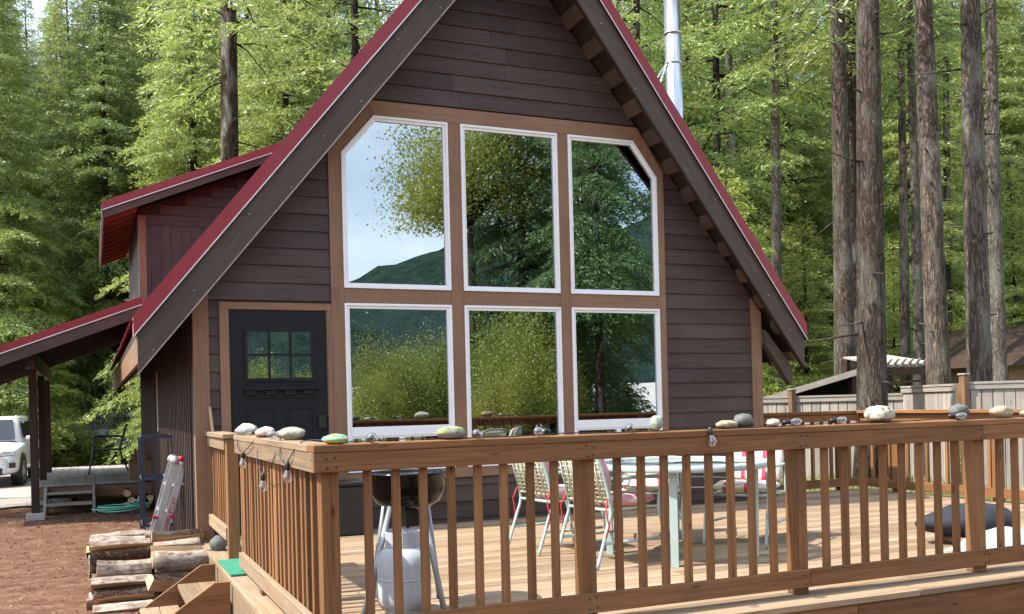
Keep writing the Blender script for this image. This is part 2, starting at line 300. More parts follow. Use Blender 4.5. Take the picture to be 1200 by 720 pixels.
# ------------------------------------------------------------------ geometry helpers
WL = {}
def wloc(o):
    return WL.get(o.name, Vector((0, 0, 0)))
class MB:
    def __init__(s): s.v = []; s.f = []; s.m = []; s.sm = []; s.cur = 0; s.smooth = False
    def add(s, vs_, fs, smooth=None):
        o = len(s.v); s.v += [Vector(p) for p in vs_]
        for f in fs: s.f.append(tuple(i + o for i in f)); s.m.append(s.cur); s.sm.append(s.smooth if smooth is None else smooth)
        return s
    def box(s, a, b, mat=None):
        x0, y0, z0 = a; x1, y1, z1 = b
        p = [(x0, y0, z0), (x1, y0, z0), (x1, y1, z0), (x0, y1, z0), (x0, y0, z1), (x1, y0, z1), (x1, y1, z1), (x0, y1, z1)]
        if mat is not None: p = [mat @ Vector(q) for q in p]
        return s.add(p, [(0, 3, 2, 1), (4, 5, 6, 7), (0, 1, 5, 4), (1, 2, 6, 5), (2, 3, 7, 6), (3, 0, 4, 7)], False)
    def prism(s, pts, d):
        """polygon pts (3D) extruded by vector d"""
        n = len(pts); d = Vector(d); p = [Vector(q) for q in pts]; q = [a + d for a in p]
        nor = Vector((0, 0, 0))
        for i in range(n): nor += p[i].cross(p[(i + 1) % n])
        if nor.dot(d) > 0: a, b = tuple(range(n))[::-1], tuple(range(n, 2 * n)); sd = [(i, (i + 1) % n, n + (i + 1) % n, n + i) for i in range(n)]
        else: a, b = tuple(range(n)), tuple(range(n, 2 * n))[::-1]; sd = [((i + 1) % n, i, n + i, n + (i + 1) % n) for i in range(n)]
        return s.add(p + q, [a, b] + sd, False)
    def bar(s, a, b, wd, ht, up=(0, 0, 1)):
        a, b = Vector(a), Vector(b); d = (b - a); L = d.length; d.normalize(); up = Vector(up); sx = d.cross(up)
        if sx.length < 1e-4: sx = d.cross(Vector((1, 0, 0)))
        sx.normalize(); uu = sx.cross(d)
        m = Matrix(((sx.x, d.x, uu.x, a.x), (sx.y, d.y, uu.y, a.y), (sx.z, d.z, uu.z, a.z), (0, 0, 0, 1)))
        return s.box((-wd / 2, 0, -ht / 2), (wd / 2, L, ht / 2), m)
    def tube(s, pts, r, n=8, caps=True, closed=False):
        pts = [Vector(p) for p in pts]; rs = r if isinstance(r, (list, tuple)) else [r] * len(pts); k = len(pts)
        base = len(s.v); ref = None; vs_ = []
        for i, p in enumerate(pts):
            d = (pts[(i + 1) % k] - pts[i - 1]) if (closed or 0 < i < k - 1) else ((pts[1] - pts[0]) if i == 0 else (pts[-1] - pts[-2]))
            d.normalize()
            if ref is None: ref = d.orthogonal().normalized()
            ref = (ref - d * ref.dot(d)).normalized(); bi = d.cross(ref)
            vs_ += [p + (ref * math.cos(2 * math.pi * j / n) + bi * math.sin(2 * math.pi * j / n)) * rs[i] for j in range(n)]
        fs = []
        for i in range(k if closed else k - 1):
            i2 = (i + 1) % k
            fs += [(i * n + j, i * n + (j + 1) % n, i2 * n + (j + 1) % n, i2 * n + j) for j in range(n)]
        s.add(vs_, fs, True)
        if caps and not closed:
            o = base; s.f += [tuple(o + j for j in range(n))[::-1], tuple(o + (k - 1) * n + j for j in range(n))]; s.m += [s.cur] * 2; s.sm += [False] * 2
        return s
    def lathe(s, prof, c=(0, 0, 0), n=24, mat=None):
        c = Vector(c); vs_ = []
        for r, z in prof: vs_ += [c + Vector((r * math.cos(2 * math.pi * j / n), r * math.sin(2 * math.pi * j / n), z)) for j in range(n)]
        if mat is not None: vs_ = [mat @ q for q in vs_]
        fs = []
        for i in range(len(prof) - 1): fs += [(i * n + j, i * n + (j + 1) % n, (i + 1) * n + (j + 1) % n, (i + 1) * n + j) for j in range(n)]
        if tuple(prof[0]) != tuple(prof[-1]): fs += [tuple(range(n))[::-1], tuple((len(prof) - 1) * n + j for j in range(n))]
        return s.add(vs_, fs, True)
    def build(s, name, mats, parent=None, origin=None, bevel=0):
        if origin is None:
            lo = Vector([min(v[i] for v in s.v) for i in range(3)]); hi = Vector([max(v[i] for v in s.v) for i in range(3)]); origin = (lo + hi) / 2
        origin = Vector(origin)
        me = bpy.data.meshes.new(name); me.from_pydata([tuple(v - origin) for v in s.v], [], s.f)
        mats = mats if isinstance(mats, (list, tuple)) else [mats]
        for m in mats: me.materials.append(M_[m])
        me.polygons.foreach_set('material_index', s.m); me.polygons.foreach_set('use_smooth', s.sm); me.update()
        o = bpy.data.objects.new(name, me); col.objects.link(o)
        if parent: o.parent = parent; o.location = origin - wloc(parent)
        else: o.location = origin
        WL[o.name] = origin
        if bevel:
            b = o.modifiers.new('bevel', 'BEVEL'); b.width = bevel; b.segments = 2; b.limit_method = 'ANGLE'; b.angle_limit = rad(40)
        return o
def tag(o, label=None, cat=None, group=None, kind=None):
    if label: o['label'] = label
    if cat: o['category'] = cat
    if group: o['group'] = group
    if kind: o['kind'] = kind
    return o
def empty(name, loc, label, cat, group=None):
    o = bpy.data.objects.new(name, None); col.objects.link(o); o.location = loc; WL[o.name] = Vector(loc); o.empty_display_size = .1
    return tag(o, label, cat, group)
def shared(name, mesh, parent, loc, rot=(0, 0, 0), scale=(1, 1, 1)):
    o = bpy.data.objects.new(name, mesh); col.objects.link(o); o.parent = parent; loc = Vector(loc)
    o.location = loc - wloc(parent) if parent else loc; o.rotation_euler = rot; o.scale = scale; WL[o.name] = loc; return o
def mesh_box(name, a, b, mat, bevel=.003):
    bm = bmesh.new(); bmesh.ops.create_cube(bm, size=1)
    for v in bm.verts: v.co = Vector([a[i] + (v.co[i] + .5) * (b[i] - a[i]) for i in range(3)])
    if bevel: bmesh.ops.bevel(bm, geom=bm.edges[:], offset=bevel, segments=1, affect='EDGES')
    me = bpy.data.meshes.new(name); bm.to_mesh(me); bm.free(); me.materials.append(M_[mat]); return me
def part(name, a, b, mat, parent, bevel=.003):
    """a box given by world corners"""
    a, b = Vector(a), Vector(b); c = (a + b) / 2
    o = shared(name, mesh_box(name, a - c, b - c, mat, bevel), parent, c); return o
def copy_tree(o, parent=None):
    c = o.copy(); col.objects.link(c); c.parent = parent
    for ch in [q for q in bpy.data.objects if q.parent == o]: copy_tree(ch, c)
    return c

# ------------------------------------------------------------------ ground
def gz(x, y):
    k = lambda t: max(0, min(1, t)); sm = lambda t: k(t) ** 2 * (3 - 2 * k(t))
    z = -.50 + .25 * sm((y + 4) / 7) - .27 * sm((y - 7) / 9)
    if x > 5: z += 0
    z += .03 * math.sin(x * 1.3 + 1) * math.sin(y * 1.1) + .012 * math.sin(x * 3.7) * math.sin(y * 4.3 + 1)
    return z - .0
def ground():
    def ax(lo, hi, fine0, fine1, st):
        a = list(np.arange(fine0, fine1, st)); o = []; s_ = st; x = fine0
        while x > lo: s_ *= 1.45; x -= s_; o.append(x)
        o = o[::-1]; s_ = st; x = fine1; e = []
        while x < hi: e.append(x); s_ *= 1.45; x += s_
        return o + a + e + [hi]
    xs = ax(-1500, 1500, -8, 16, .3); ys = ax(-1500, 1500, -8, 26, .3); b = MB(); nx = len(xs)
    v = [(x, y, gz(x, y)) for y in ys for x in xs]
    f = [(j * nx + i, j * nx + i + 1, (j + 1) * nx + i + 1, (j + 1) * nx + i) for j in range(len(ys) - 1) for i in range(nx - 1)]
    b.add(v, f, True); return tag(b.build('ground', 'ground', None, (0, 0, 0)), kind='structure')
ground()
def sheet(name, mat, x0, x1, y0, y1, dz, nx=24, ny=24, edge=.25):
    b = MB(); v = []
    for j in range(ny + 1):
        for i in range(nx + 1):
            x = x0 + (x1 - x0) * i / nx; y = y0 + (y1 - y0) * j / ny
            if j in (0, ny): y += edge * math.sin(x * 2.1) * .6 + R.uniform(-edge, edge) * .4
            if i in (0, nx): x += edge * math.sin(y * 1.7) * .6
            v.append((x, y, gz(x, y) + dz))
    b.add(v, [(j * (nx + 1) + i, j * (nx + 1) + i + 1, (j + 1) * (nx + 1) + i + 1, (j + 1) * (nx + 1) + i) for j in range(ny) for i in range(nx)], True)
    return tag(b.build(name, mat, None, (0, 0, 0)), kind='structure')
sheet('driveway', 'gravel', -9, -1.55, 7.9, 21.5, .03, 40, 60)
sheet('road', 'road', -60, 60, 21.5, 25.2, .045, 120, 10)
b_ = MB(); _nx = 40
b_.add([(-200 + 400 * i / _nx, y_ + 3 * math.sin(i * 1.7), z_) for y_, z_ in ((-60, -.6), (-90, .2), (-140, 3.5), (-220, 6.5), (-300, 7)) for i in range(_nx + 1)], [(j * (_nx + 1) + i, j * (_nx + 1) + i + 1, (j + 1) * (_nx + 1) + i + 1, (j + 1) * (_nx + 1) + i) for j in range(4) for i in range(_nx)], True)
tag(b_.build('river_bank', 'bank', None, (0, 0, 0)), kind='structure')

# ------------------------------------------------------------------ the cabin
HL, HR, XC = -.29, 6.014, 2.865
HY1 = 10.0
cabin = empty('cabin', (XC, 5, -.25), 'dark brown steep-roofed cabin with red metal roof edges and six big windows', 'cabin')
SL = 1.221
EX = 3.665                               # half span of the roof at the eave tips
def rake_y(t): return -.20 - .40 * t       # t: 0 at the eave tip, 1 at the ridge (prow overhang)
def zlow(x): return 1.545 + (EX - abs(x - XC)) * SL
ZT = .40                                  # roof body above the low edge, up to the sheathing top

# front wall backing (with openings left for panes is not needed: the room behind is built as a shell)
OPEN = []
def gable_poly(y):
    return [(HL, y, -.2), (HR, y, -.2), (HR, y, zlow(HR) + .12), (XC, y, zlow(XC) + .12), (HL, y, zlow(HL) + .12)]

# window geometry
wins = [  # x0, x1
    (1.0917, 2.1952), (2.3328, 3.4291), (3.558, 4.6547)]
ZUB, ZUT, ZCH, ZLT, ZLB = 2.3587, 4.062, 3.675, 2.2102, .56
TRX0, TRX1, TRZ1, TRZ0 = .965, 4.745, 4.215, .46
C0, C1 = 1.425, 4.3603
front = MB()
# backing wall as pieces around the window field and the door
def quad(p): front.prism([(x, .0, z) for x, z in p], (0, .12, 0))
quad([(HL, -.2), (-.01, -.2), (-.01, 2.16), (HL, 2.16)])
quad([(-.01, 2.11), (.93, 2.11), (.93, 2.16), (-.01, 2.16)])
quad([(.93, -.2), (1.08, -.2), (1.08, 2.16), (.93, 2.16)])
quad([(1.08, -.2), (4.67, -.2), (4.67, .55), (1.08, .55)])
quad([(4.67, -.2), (HR, -.2), (HR, zlow(HR) + .12), (4.67, zlow(4.67) + .12)])
quad([(HL, 2.16), (1.08, 2.16), (1.08, zlow(1.08) + .12), (HL, zlow(HL) + .12)])
quad([(1.08, 4.08), (4.67, 4.08), (4.67, zlow(4.67) + .12), (XC, zlow(XC) + .12), (1.08, zlow(1.08) + .12)])
quad([(1.08, 3.66), (1.43, 4.08), (1.08, 4.08)]); quad([(4.67, 3.66), (4.67, 4.08), (4.35, 4.08)])
fw_o = front.build('front_wall', 'dark', cabin, (XC, .05, 0))
# lap siding
PITCH = .1675
def siding_row(z0, xa0, xb0, xa1=None, xb1=None, z1=None):
    """one board: bottom from xa0 to xb0, top from xa1 to xb1"""
    xa1 = xa0 if xa1 is None else xa1; xb1 = xb0 if xb1 is None else xb1; z1 = z0 + PITCH + .012 if z1 is None else z1
    j = R.uniform(-.0015, .0015)
    b = MB(); b.add([(xa0, -.024 + j, z0), (xb0, -.024 + j, z0), (xb1, -.006, z1), (xa1, -.006, z1), (xa0, -.001, z0), (xb0, -.001, z0), (xb1, -.001, z1), (xa1, -.001, z1)],
                    [(0, 1, 2, 3), (4, 7, 6, 5), (0, 4, 5, 1), (1, 5, 6, 2), (2, 6, 7, 3), (3, 7, 4, 0)], False)
    b.build('siding_board', 'sideX', fw_o)
zz = 1.046 - 7 * PITCH + .006
k = 0
while True:
    z0 = zz + k * PITCH; z1 = z0 + PITCH + .012; k += 1
    if z0 < -.2: continue
    def lim(z): return EX - (z - .10 - 1.545) / SL      # half width under the roof
    if lim(z0) < .15: break
    h0, h1 = lim(z0), lim(z1)
    xl0, xl1 = max(HL + .11, XC - h0), max(HL + .11, XC - h1); xr0, xr1 = min(HR - .11, XC + h0), min(HR - .11, XC + h1)
    if z0 > TRZ1 - .10:
        if z0 < TRZ1: z0 = TRZ1 + .001
        jx = XC + R.uniform(-.6, .6) * max(0, xr1 - xl1) * .5
        if xr1 - xl1 > 1.2: siding_row(z0, xl0, jx - .0015, xl1, jx - .0015, z1); siding_row(z0, jx + .0015, xr0, jx + .0015, xr1, z1)
        else: siding_row(z0, xl0, xr0, xl1, xr1, z1)
        continue
    # left of the field
    def edgeL(z): return TRX0 if z < ZCH + .06 else TRX0 + (z - ZCH - .06) / (TRZ1 - ZCH - .06) * (C0 - .06 - TRX0)
    def edgeR(z): return TRX1 if z < ZCH + .06 else TRX1 - (z - ZCH - .06) / (TRZ1 - ZCH - .06) * (TRX1 - C1 - .06)
    zt = min(z1, TRZ1 - .001)
    if z0 < 2.20 - .05: siding_row(z0, HL + .11, -.087, None, None, min(z1, 2.20))
    elif z0 < TRZ1 - .05 and xl0 < edgeL(z0) - .03: siding_row(z0, xl0, edgeL(z0) - .002, min(xl1, edgeL(zt) - .01), edgeL(zt) - .002, zt)
    if xr0 > edgeR(z0) + .02: siding_row(z0, edgeR(z0) + .002, xr0, edgeR(zt) + .002, max(xr1, edgeR(zt) + .01), zt)
    if z0 < TRZ0 - .05: siding_row(z0, 1.01, 4.743, None, None, min(z1, TRZ0 - .002))
# tan corner boards and trims
def trim(x0, x1, z0, z1, y0=-.034, ax='Z', name='trim_board'): return part(name, (x0, y0, z0), (x1, -.0005, z1), 'tan' + ax, cabin, .002)
def trimp(pts, ax, y0=-.034): b = MB(); b.prism([(x, y0, z) for x, z in pts], (0, -y0 - .0005, 0)); return b.build('trim_board', 'tan' + ax, cabin)
trimp([(HL - .03, -.2), (HL + .11, -.2), (HL + .11, zlow(HL + .11) + .05), (HL - .03, zlow(HL - .03) + .05)], 'Z')
trimp([(HR - .11, -.2), (HR + .03, -.2), (HR + .03, zlow(HR + .03) + .05), (HR - .11, zlow(HR - .11) + .05)], 'Z')
part('trim_board', (HL - .03, -.0004, -.2), (HL - .002, .1, 2.1), 'tanZ', cabin)
trim(-.085, -.001, -.0, 2.135); trim(.9145, .963, -.0, 2.135); trim(-.085, .963, 2.1355, 2.20, ax='X')
trim(TRX0, wins[0][0] - .001, -.0, ZUB - .001); trimp([(TRX0, ZUB), (wins[0][0] - .001, ZUB), (wins[0][0] - .001, ZCH), (C0 - .004, ZUT), (C0 - .06, TRZ1), (TRX0, ZCH + .06)], 'Z')
trim(wins[2][1] + .001, TRX1, .0, ZUB - .001); trimp([(TRX1, ZUB), (wins[2][1] + .001, ZUB), (wins[2][1] + .001, ZCH), (C1 + .004, ZUT), (C1 + .06, TRZ1), (TRX1, ZCH + .06)], 'Z')
for a, b in ((0, 1), (1, 2)): trim(wins[a][1] + .001, wins[b][0] - .001, TRZ0 + .1, ZUT - .001, -.036)
trimp([(C0, ZUT + .001), (C1, ZUT + .001), (C1 + .055, TRZ1 - .001), (C0 - .055, TRZ1 - .001)], 'X')
for x0, x1 in wins: trim(x0, x1, ZLT + .001, ZUB - .001, -.033, 'X')
trim(wins[0][0], wins[2][1], TRZ0, ZLB - .001, -.033, 'X')

# windows
def frame_poly(outer, inner, y0, y1, b):
    n = len(outer)
    vs_ = [(x, y0, z) for x, z in outer] + [(x, y0, z) for x, z in inner] + [(x, y1, z) for x, z in outer] + [(x, y1, z) for x, z in inner]
    fs = []
    for i in range(n):
        j = (i + 1) % n
        fs += [(i, j, n + j, n + i), (2 * n + j, 2 * n + i, 3 * n + i, 3 * n + j), (n + i, n + j, 3 * n + j, 3 * n + i), (j, i, 2 * n + i, 2 * n + j)]
    b.add(vs_, fs, False)
def inset(poly, d):
    n = len(poly); out = []
    for i in range(n):
        p0, p1, p2 = Vector(poly[i - 1]), Vector(poly[i]), Vector(poly[(i + 1) % n])
        d1 = (p1 - p0).normalized(); d2 = (p2 - p1).normalized(); n1 = Vector((-d1.y, d1.x)); n2 = Vector((-d2.y, d2.x))
        q = (n1 + n2); out.append(tuple(p1 + q * (d / (1 + n1.dot(n2)))))
    return out
def window(outer, label, splits=()):
    b = MB(); i1 = inset(outer, .022); i2 = inset(outer, .05)
    frame_poly(outer, i1, -.046, .03, b); frame_poly(i1, i2, -.030, .03, b)
    o = b.build('window', 'white', cabin); o['label'] = label
    zs = [min(z for x, z in i2)] + [q for q in splits] + [max(z for x, z in i2)]
    if not splits:
        g = MB(); g.add([(x, -.012, z) for x, z in i2], [tuple(range(len(i2)))], False); g.build('pane', 'glass', o)
    else:
        x0, x1 = i2[0][0], i2[1][0]; zb = i2[0][1]; zm0, zm1 = splits; zt = i2[2][1]; xm = (x0 + x1) / 2
        part('sash_rail', (x0, -.036, zm0), (x1, .02, zm1), 'white', o, .004)
        part('sash_rail', (x0, -.030, zm0 - .016), (x1, .02, zm0 - .001), 'white', o, .002)
        part('sash_stile', (xm - .028, -.034, zb), (xm + .028, .02, zm0 - .017), 'white', o, .004)
        for a, c, e, f in ((x0, x1, zm1, zt), (x0, xm - .028, zb, zm0 - .017), (xm + .028, x1, zb, zm0 - .017)):
            g = MB(); g.add([(a, -.012, e), (c, -.012, e), (c, -.012, f), (a, -.012, f)], [(0, 1, 2, 3)], False); g.build('pane', 'glass', o)
    return o
(a0, a1), (b0, b1), (c0, c1) = wins
window([(a0, ZUB), (a1, ZUB), (a1, ZUT), (C0, ZUT), (a0, ZCH)], 'upper left window with its outer top corner cut off')
window([(b0, ZUB), (b1, ZUB), (b1, ZUT), (b0, ZUT)], 'upper middle rectangular window')
window([(c0, ZUB), (c1, ZUB), (c1, ZCH), (C1, ZUT), (c0, ZUT)], 'upper right window with its outer top corner cut off')
window([(a0, ZLB), (a1, ZLB), (a1, ZLT), (a0, ZLT)], 'lower left window with sliding panes below', (.905, 1.00))
window([(b0, ZLB), (b1, ZLB), (b1, ZLT), (b0, ZLT)], 'lower middle full-height window')
window([(c0, ZLB), (c1, ZLB), (c1, ZLT), (c0, ZLT)], 'lower right window with sliding panes below', (.905, 1.00))

# door
door = MB(); DY = -.012
def fr(outer, inner, y0, y1): frame_poly(outer, inner, y0, y1, door)
def rect(x0, x1, z0, z1): return [(x0, z0), (x1, z0), (x1, z1), (x0, z1)]
LX0, LX1, LZ0, LZ1 = .165, .765, 1.49, 1.93
fr(rect(.003, .911, .03, 2.13), rect(LX0, LX1, LZ0, LZ1), DY, .04)
d_o = door.build('door', 'door', cabin); d_o['label'] = 'black craftsman entry door with six small panes'
b = MB(); frame_poly(rect(LX0 - .03, LX1 + .03, LZ0 - .03, LZ1 + .03), rect(LX0, LX1, LZ0, LZ1), DY - .014, DY + .01, b)
nx, nz = 3, 2; bw = .022
for i in range(1, nx): x = LX0 + (LX1 - LX0) * i / nx; b.box((x - bw / 2, DY - .012, LZ0), (x + bw / 2, DY + .02, LZ1))
zmid = (LZ0 + LZ1) / 2; b.box((LX0, DY - .0125, zmid - bw / 2), (LX1, DY + .02, zmid + bw / 2))
b.build('glazing_bars', 'door', d_o)
for i in range(3):
    for j in range(2):
        x0 = LX0 + (LX1 - LX0) * i / 3; z0 = LZ0 + (LZ1 - LZ0) * j / 2
        g = MB(); g.add([(x0, DY + .008, z0), (x0 + .2, DY + .008, z0), (x0 + .2, DY + .008, z0 + .22), (x0, DY + .008, z0 + .22)], [(0, 1, 2, 3)], False); g.build('pane', 'glass', d_o)
part('shelf', (.125, DY - .045, 1.375), (.815, DY - .0005, 1.408), 'door', d_o)
for i in range(4): part('dentil', (.14 + i * .178, DY - .032, 1.328), (.245 + i * .178, DY - .0005, 1.374), 'door', d_o)
b = MB(); b.box((.135, DY - .012, 1.30), (.805, DY - .0004, 1.3275)); b.build('shelf_rail', 'door', d_o)
for x0, x1 in ((.15, .42), (.51, .78)):
    b = MB(); frame_poly(rect(x0, x1, .2, 1.22), rect(x0 + .022, x1 - .022, .222, 1.198), DY - .011, DY - .0003, b); b.box((x0 + .03, DY - .004, .23), (x1 - .03, DY - .0004, 1.19)); b.build('panel', 'door', d_o)
part('lock', (.815, DY - .035, 1.0), (.885, DY - .0005, 1.13), 'black', d_o, .008)
b = MB(); b.box((.82, DY - .018, .84), (.88, DY - .0005, .92)); b.tube([(.85, DY - .018, .88), (.85, DY - .06, .88), (.76, DY - .065, .88)], .011, 8); b.build('handle', 'black', d_o)
part('threshold', (-.02, -.06, .001), (.94, .05, .029), 'alu', cabin)
b = MB(); frame_poly(rect(-.0005, .914, .0, 2.135), rect(.003, .911, .0, 2.131), -.02, .06, b); b.build('door_jamb', 'tanZ', d_o)

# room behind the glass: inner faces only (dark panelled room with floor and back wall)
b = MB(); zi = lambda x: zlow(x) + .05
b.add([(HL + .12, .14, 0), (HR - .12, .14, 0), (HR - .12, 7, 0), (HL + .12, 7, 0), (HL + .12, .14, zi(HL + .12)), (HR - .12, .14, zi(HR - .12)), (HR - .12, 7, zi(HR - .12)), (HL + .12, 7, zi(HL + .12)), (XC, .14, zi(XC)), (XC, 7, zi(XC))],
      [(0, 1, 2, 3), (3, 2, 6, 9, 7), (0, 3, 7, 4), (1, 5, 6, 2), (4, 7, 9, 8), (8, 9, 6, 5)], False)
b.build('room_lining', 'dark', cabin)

# side walls
for X, sgn in ((HL, -1), (HR, 1)):
    wl = part('side_wall', (min(X, X - sgn * .1), .125, -.3), (max(X, X - sgn * .1), HY1, 2.3), 'brownZ', cabin, 0)
    y = .105
    while y < (HY1 - .1 if sgn < 0 else .5):
        x = X + sgn * .008; zs_ = [(-.28, 2.25)] if not (sgn < 0 and 4.8 < y < 5.5) else [(-.28, .92), (1.78, 2.25)]
        for za, zb_ in zs_:
            part('wall_board', (x - .0075, y, za), (x + .0075, y + .186, zb_), 'sideZ', wl, .003)
            part('batten', (x - .02 + sgn * .022, y + .174, za), (x + .005 + sgn * .022, y + .214, zb_), 'sideZ', wl, .003)
        y += .194
b = MB(); pts = [(4.98, .93), (5.52, .93), (5.52, 1.77), (4.98, 1.77)]
for (y0, y1, z0, z1) in ((4.98, 5.52, .93, .98), (4.98, 5.52, 1.72, 1.77), (4.98, 5.03, .98, 1.72), (5.47, 5.52, .98, 1.72)): b.box((HL - .03, y0, z0), (HL + .01, y1, z1))
sw = b.build('window', 'white', cabin); sw['label'] = 'small white window in the long side wall'
b = MB(); b.add([(HL - .012, 5.03, .98), (HL - .012, 5.03, 1.72), (HL - .012, 5.47, 1.72), (HL - .012, 5.47, .98)], [(0, 1, 2, 3)], False); b.build('pane', 'glass', sw)
b = MB(); b.prism(gable_poly(HY1 - .1), (0, .1, 0)); b.build('back_wall', 'brownZ', cabin)

# roof: two slabs with prow overhang, red edge trim, barge boards, lookouts
roof_red = None
for sgn in (-1, 1):
    ex, rx = XC + sgn * EX, XC
    def P(t, y, dz): return (ex + (rx - ex) * t, y, 1.545 + EX * SL * t + dz)
    b = MB(); y0a, y1a = rake_y(0), rake_y(1)
    # sheathing body
    ins = .046
    v = [P(0, y0a + ins, .15), P(1, y1a + ins, .15), P(1, y1a + ins, ZT), P(0, y0a + ins, ZT), P(0, HY1 + .3, .15), P(1, HY1 + .3, .15), P(1, HY1 + .3, ZT), P(0, HY1 + .3, ZT)]
    b.add(v, [(0, 1, 2, 3), (4, 7, 6, 5), (0, 4, 5, 1), (3, 2, 6, 7), (0, 3, 7, 4), (1, 5, 6, 2)], False)
    rf = b.build('roof', 'brownY', cabin)
    # barge board
    b = MB(); b.add([P(0, y0a, 0), P(1, y1a, 0), P(1, y1a, .355), P(0, y0a, .355), P(0, y0a + .04, 0), P(1, y1a + .04, 0), P(1, y1a + .04, .355), P(0, y0a + .04, .355)],
                    [(0, 1, 2, 3), (4, 7, 6, 5), (0, 4, 5, 1), (3, 2, 6, 7), (0, 3, 7, 4), (1, 5, 6, 2)], False)
    # align grain with the slope: build in a rotated object
    ang = math.atan2(SL, 1) * (1 if sgn < 0 else -1)
    o = b.build('barge_board', 'bargeX', rf)
    rm = Matrix.Rotation(ang, 4, 'Y'); o.data.transform(rm); o.rotation_euler = (0, -ang, 0)
    for i in range(9):
        t = .04 + i * .105 + R.uniform(-.02, .02)
        for dz_ in (R.choice([.06, .15, .26]),):
            c_ = Vector(P(t + R.uniform(-.01, .01), rake_y(t) - .001, dz_ + R.uniform(-.02, .02))); b = MB(); b.lathe([(.001, -.003), (.005, -.002), (.005, .002)], (0, 0, 0), 6, Matrix.Translation(c_) @ Matrix.Rotation(rad(90), 4, 'X')); b.build('nail_head', 'redend', rf)
    # thin lighter drip strip under the barge
    b = MB(); b.add([P(0, y0a + .002, -.02), P(1, y1a + .002, -.02), P(1, y1a + .002, -.001), P(0, y0a + .002, -.001), P(0, y0a + .05, -.02), P(1, y1a + .05, -.02), P(1, y1a + .05, -.001), P(0, y0a + .05, -.001)],
                    [(0, 1, 2, 3), (4, 7, 6, 5), (0, 4, 5, 1), (3, 2, 6, 7), (0, 3, 7, 4), (1, 5, 6, 2)], False); b.build('drip_strip', 'greyX' if sgn < 0 else 'brownX', rf)
    # red rake trim in overlapping lengths, with a bright hem
    cuts = [0, .43, 1.0] if sgn < 0 else [0, .60, 1.0]
    for i in range(len(cuts) - 1):
        t0, t1 = cuts[i] - (.012 if i else .008), cuts[i + 1]; q = -.003 * i
        ya, yb = rake_y(t0) - .026 + q, rake_y(t1) - .026 + q
        b = MB(); b.add([P(t0, ya, .358), P(t1, yb, .358), P(t1, yb, .545), P(t0, ya, .545), P(t0, ya + .30, .545), P(t1, yb + .30, .545), P(t0, ya + .018, .358), P(t1, yb + .018, .358)],
                        [(0, 1, 2, 3), (3, 2, 5, 4), (0, 6, 7, 1)], False)
        b.add([P(t0, ya + .01, .36), P(t0, ya + .01, .528), P(t0, ya + .3, .528), P(t0, ya + .3, .36)], [(0, 1, 2, 3)], False)
        b.build('rake_trim', 'red', rf)
        b = MB(); b.bar(P(t0, ya - .003, .356), P(t1, yb - .003, .356), .006, .010); b.build('trim_hem', 'redend', rf)
    # metal roof sheet with ribs
    b = MB(); b.add([P(-.012, y0a + .05, .505), P(1, y1a + .05, .505), P(1, HY1 + .35, .505), P(-.012, HY1 + .35, .505)], [(0, 1, 2, 3) if sgn > 0 else (3, 2, 1, 0)], False)
    y = .2
    while y < HY1 + .3: b.bar(P(-.012, y, .512), P(1, y, .512), .022, .03); y += .23
    b.build('roof_sheet', 'red', rf)
    # lookout blocks between wall and barge
    L = EX * SL; n = 14
    for i in range(n):
        t = .08 + i * .066
        pts = [P(t - .009, 0, .08), P(t + .009, 0, .08), P(t + .010, 0, .149), P(t - .010, 0, .149)]
        b = MB(); b.prism([(p[0], rake_y(t) + .05, p[2]) for p in pts], (0, -rake_y(t) - .052, 0)); b.build('lookout_block', 'lookX', rf)
    # eave fascia and rafter tails along the long side
    b = MB(); xo = ex - sgn * .0; b.box((min(xo, xo - sgn * .035), y0a + .045, 1.63), (max(xo, xo - sgn * .035), HY1 + .3, 1.87)); b.build('eave_fascia', 'rawY', rf)
    y = .35; n = 0
    while y < HY1:
        b = MB(); b.prism([(ex - sgn * .04, y, 1.585), (ex - sgn * .04, y, 1.735), (ex - sgn * .62, y, 2.443), (ex - sgn * .62, y, 2.293)], (0, .045, 0)); b.build('rafter_tail', 'brownX', rf); y += .61
# slanted knee brace and beam end under the eaves at the gable
for sgn in (-1, 1):
    X = HL if sgn < 0 else HR; ex = XC + sgn * EX
    b = MB(); b.prism([(X + sgn * .03, -.10, 1.99), (X + sgn * .03, -.10, 1.83), (ex - sgn * .13, -.10, 1.34), (ex - sgn * .10, -.10, 1.42), (ex - sgn * .10, -.10, 1.55)], (0, .09, 0)); b.build('eave_brace', 'bargeX', cabin) if sgn > 0 else None
# dormer
DX, DY0, DY1 = -.50, 5.35, 9.7
dm = empty('dormer', (DX, DY0, 2.5), None, None); dm.parent = cabin; dm.location = Vector((DX, DY0, 2.5)) - wloc(cabin)
def dz(x): return 4.09 + .417 * (x + .98)
b = MB(); b.prism([(DX, DY0 + .02, 2.3), (DX, DY0 + .02, dz(DX) - .2), (1.75, DY0 + .02, dz(1.75) - .2), (1.2, DY0 + .02, 4.2)], (0, DY1 - DY0 - .04, 0)); b.build('dormer_wall', 'brownZ', dm)
x = DX
while x < 1.5:
    zt = dz(x + .07) - .24; zb = max(2.3, 2.07 + (x + .8) * SL - .1)
    if zt > zb + .1:
        top = min(zt, 3.86) if True else zt
        if top > zb + .05: part('vertical_board', (x, DY0, zb), (x + .138, DY0 + .02, top), 'sideZ', dm, .002)
    x += .1405
for i in range(6):
    z0 = 3.862 + i * .15; xs = max(DX, (z0 + .15 - 4.09 + .24) / .417 - .98)
    if xs < 1.6: part('siding_board', (xs, DY0 - .004, z0), (1.7, DY0 + .018, z0 + .147), 'sideX', dm, .003)
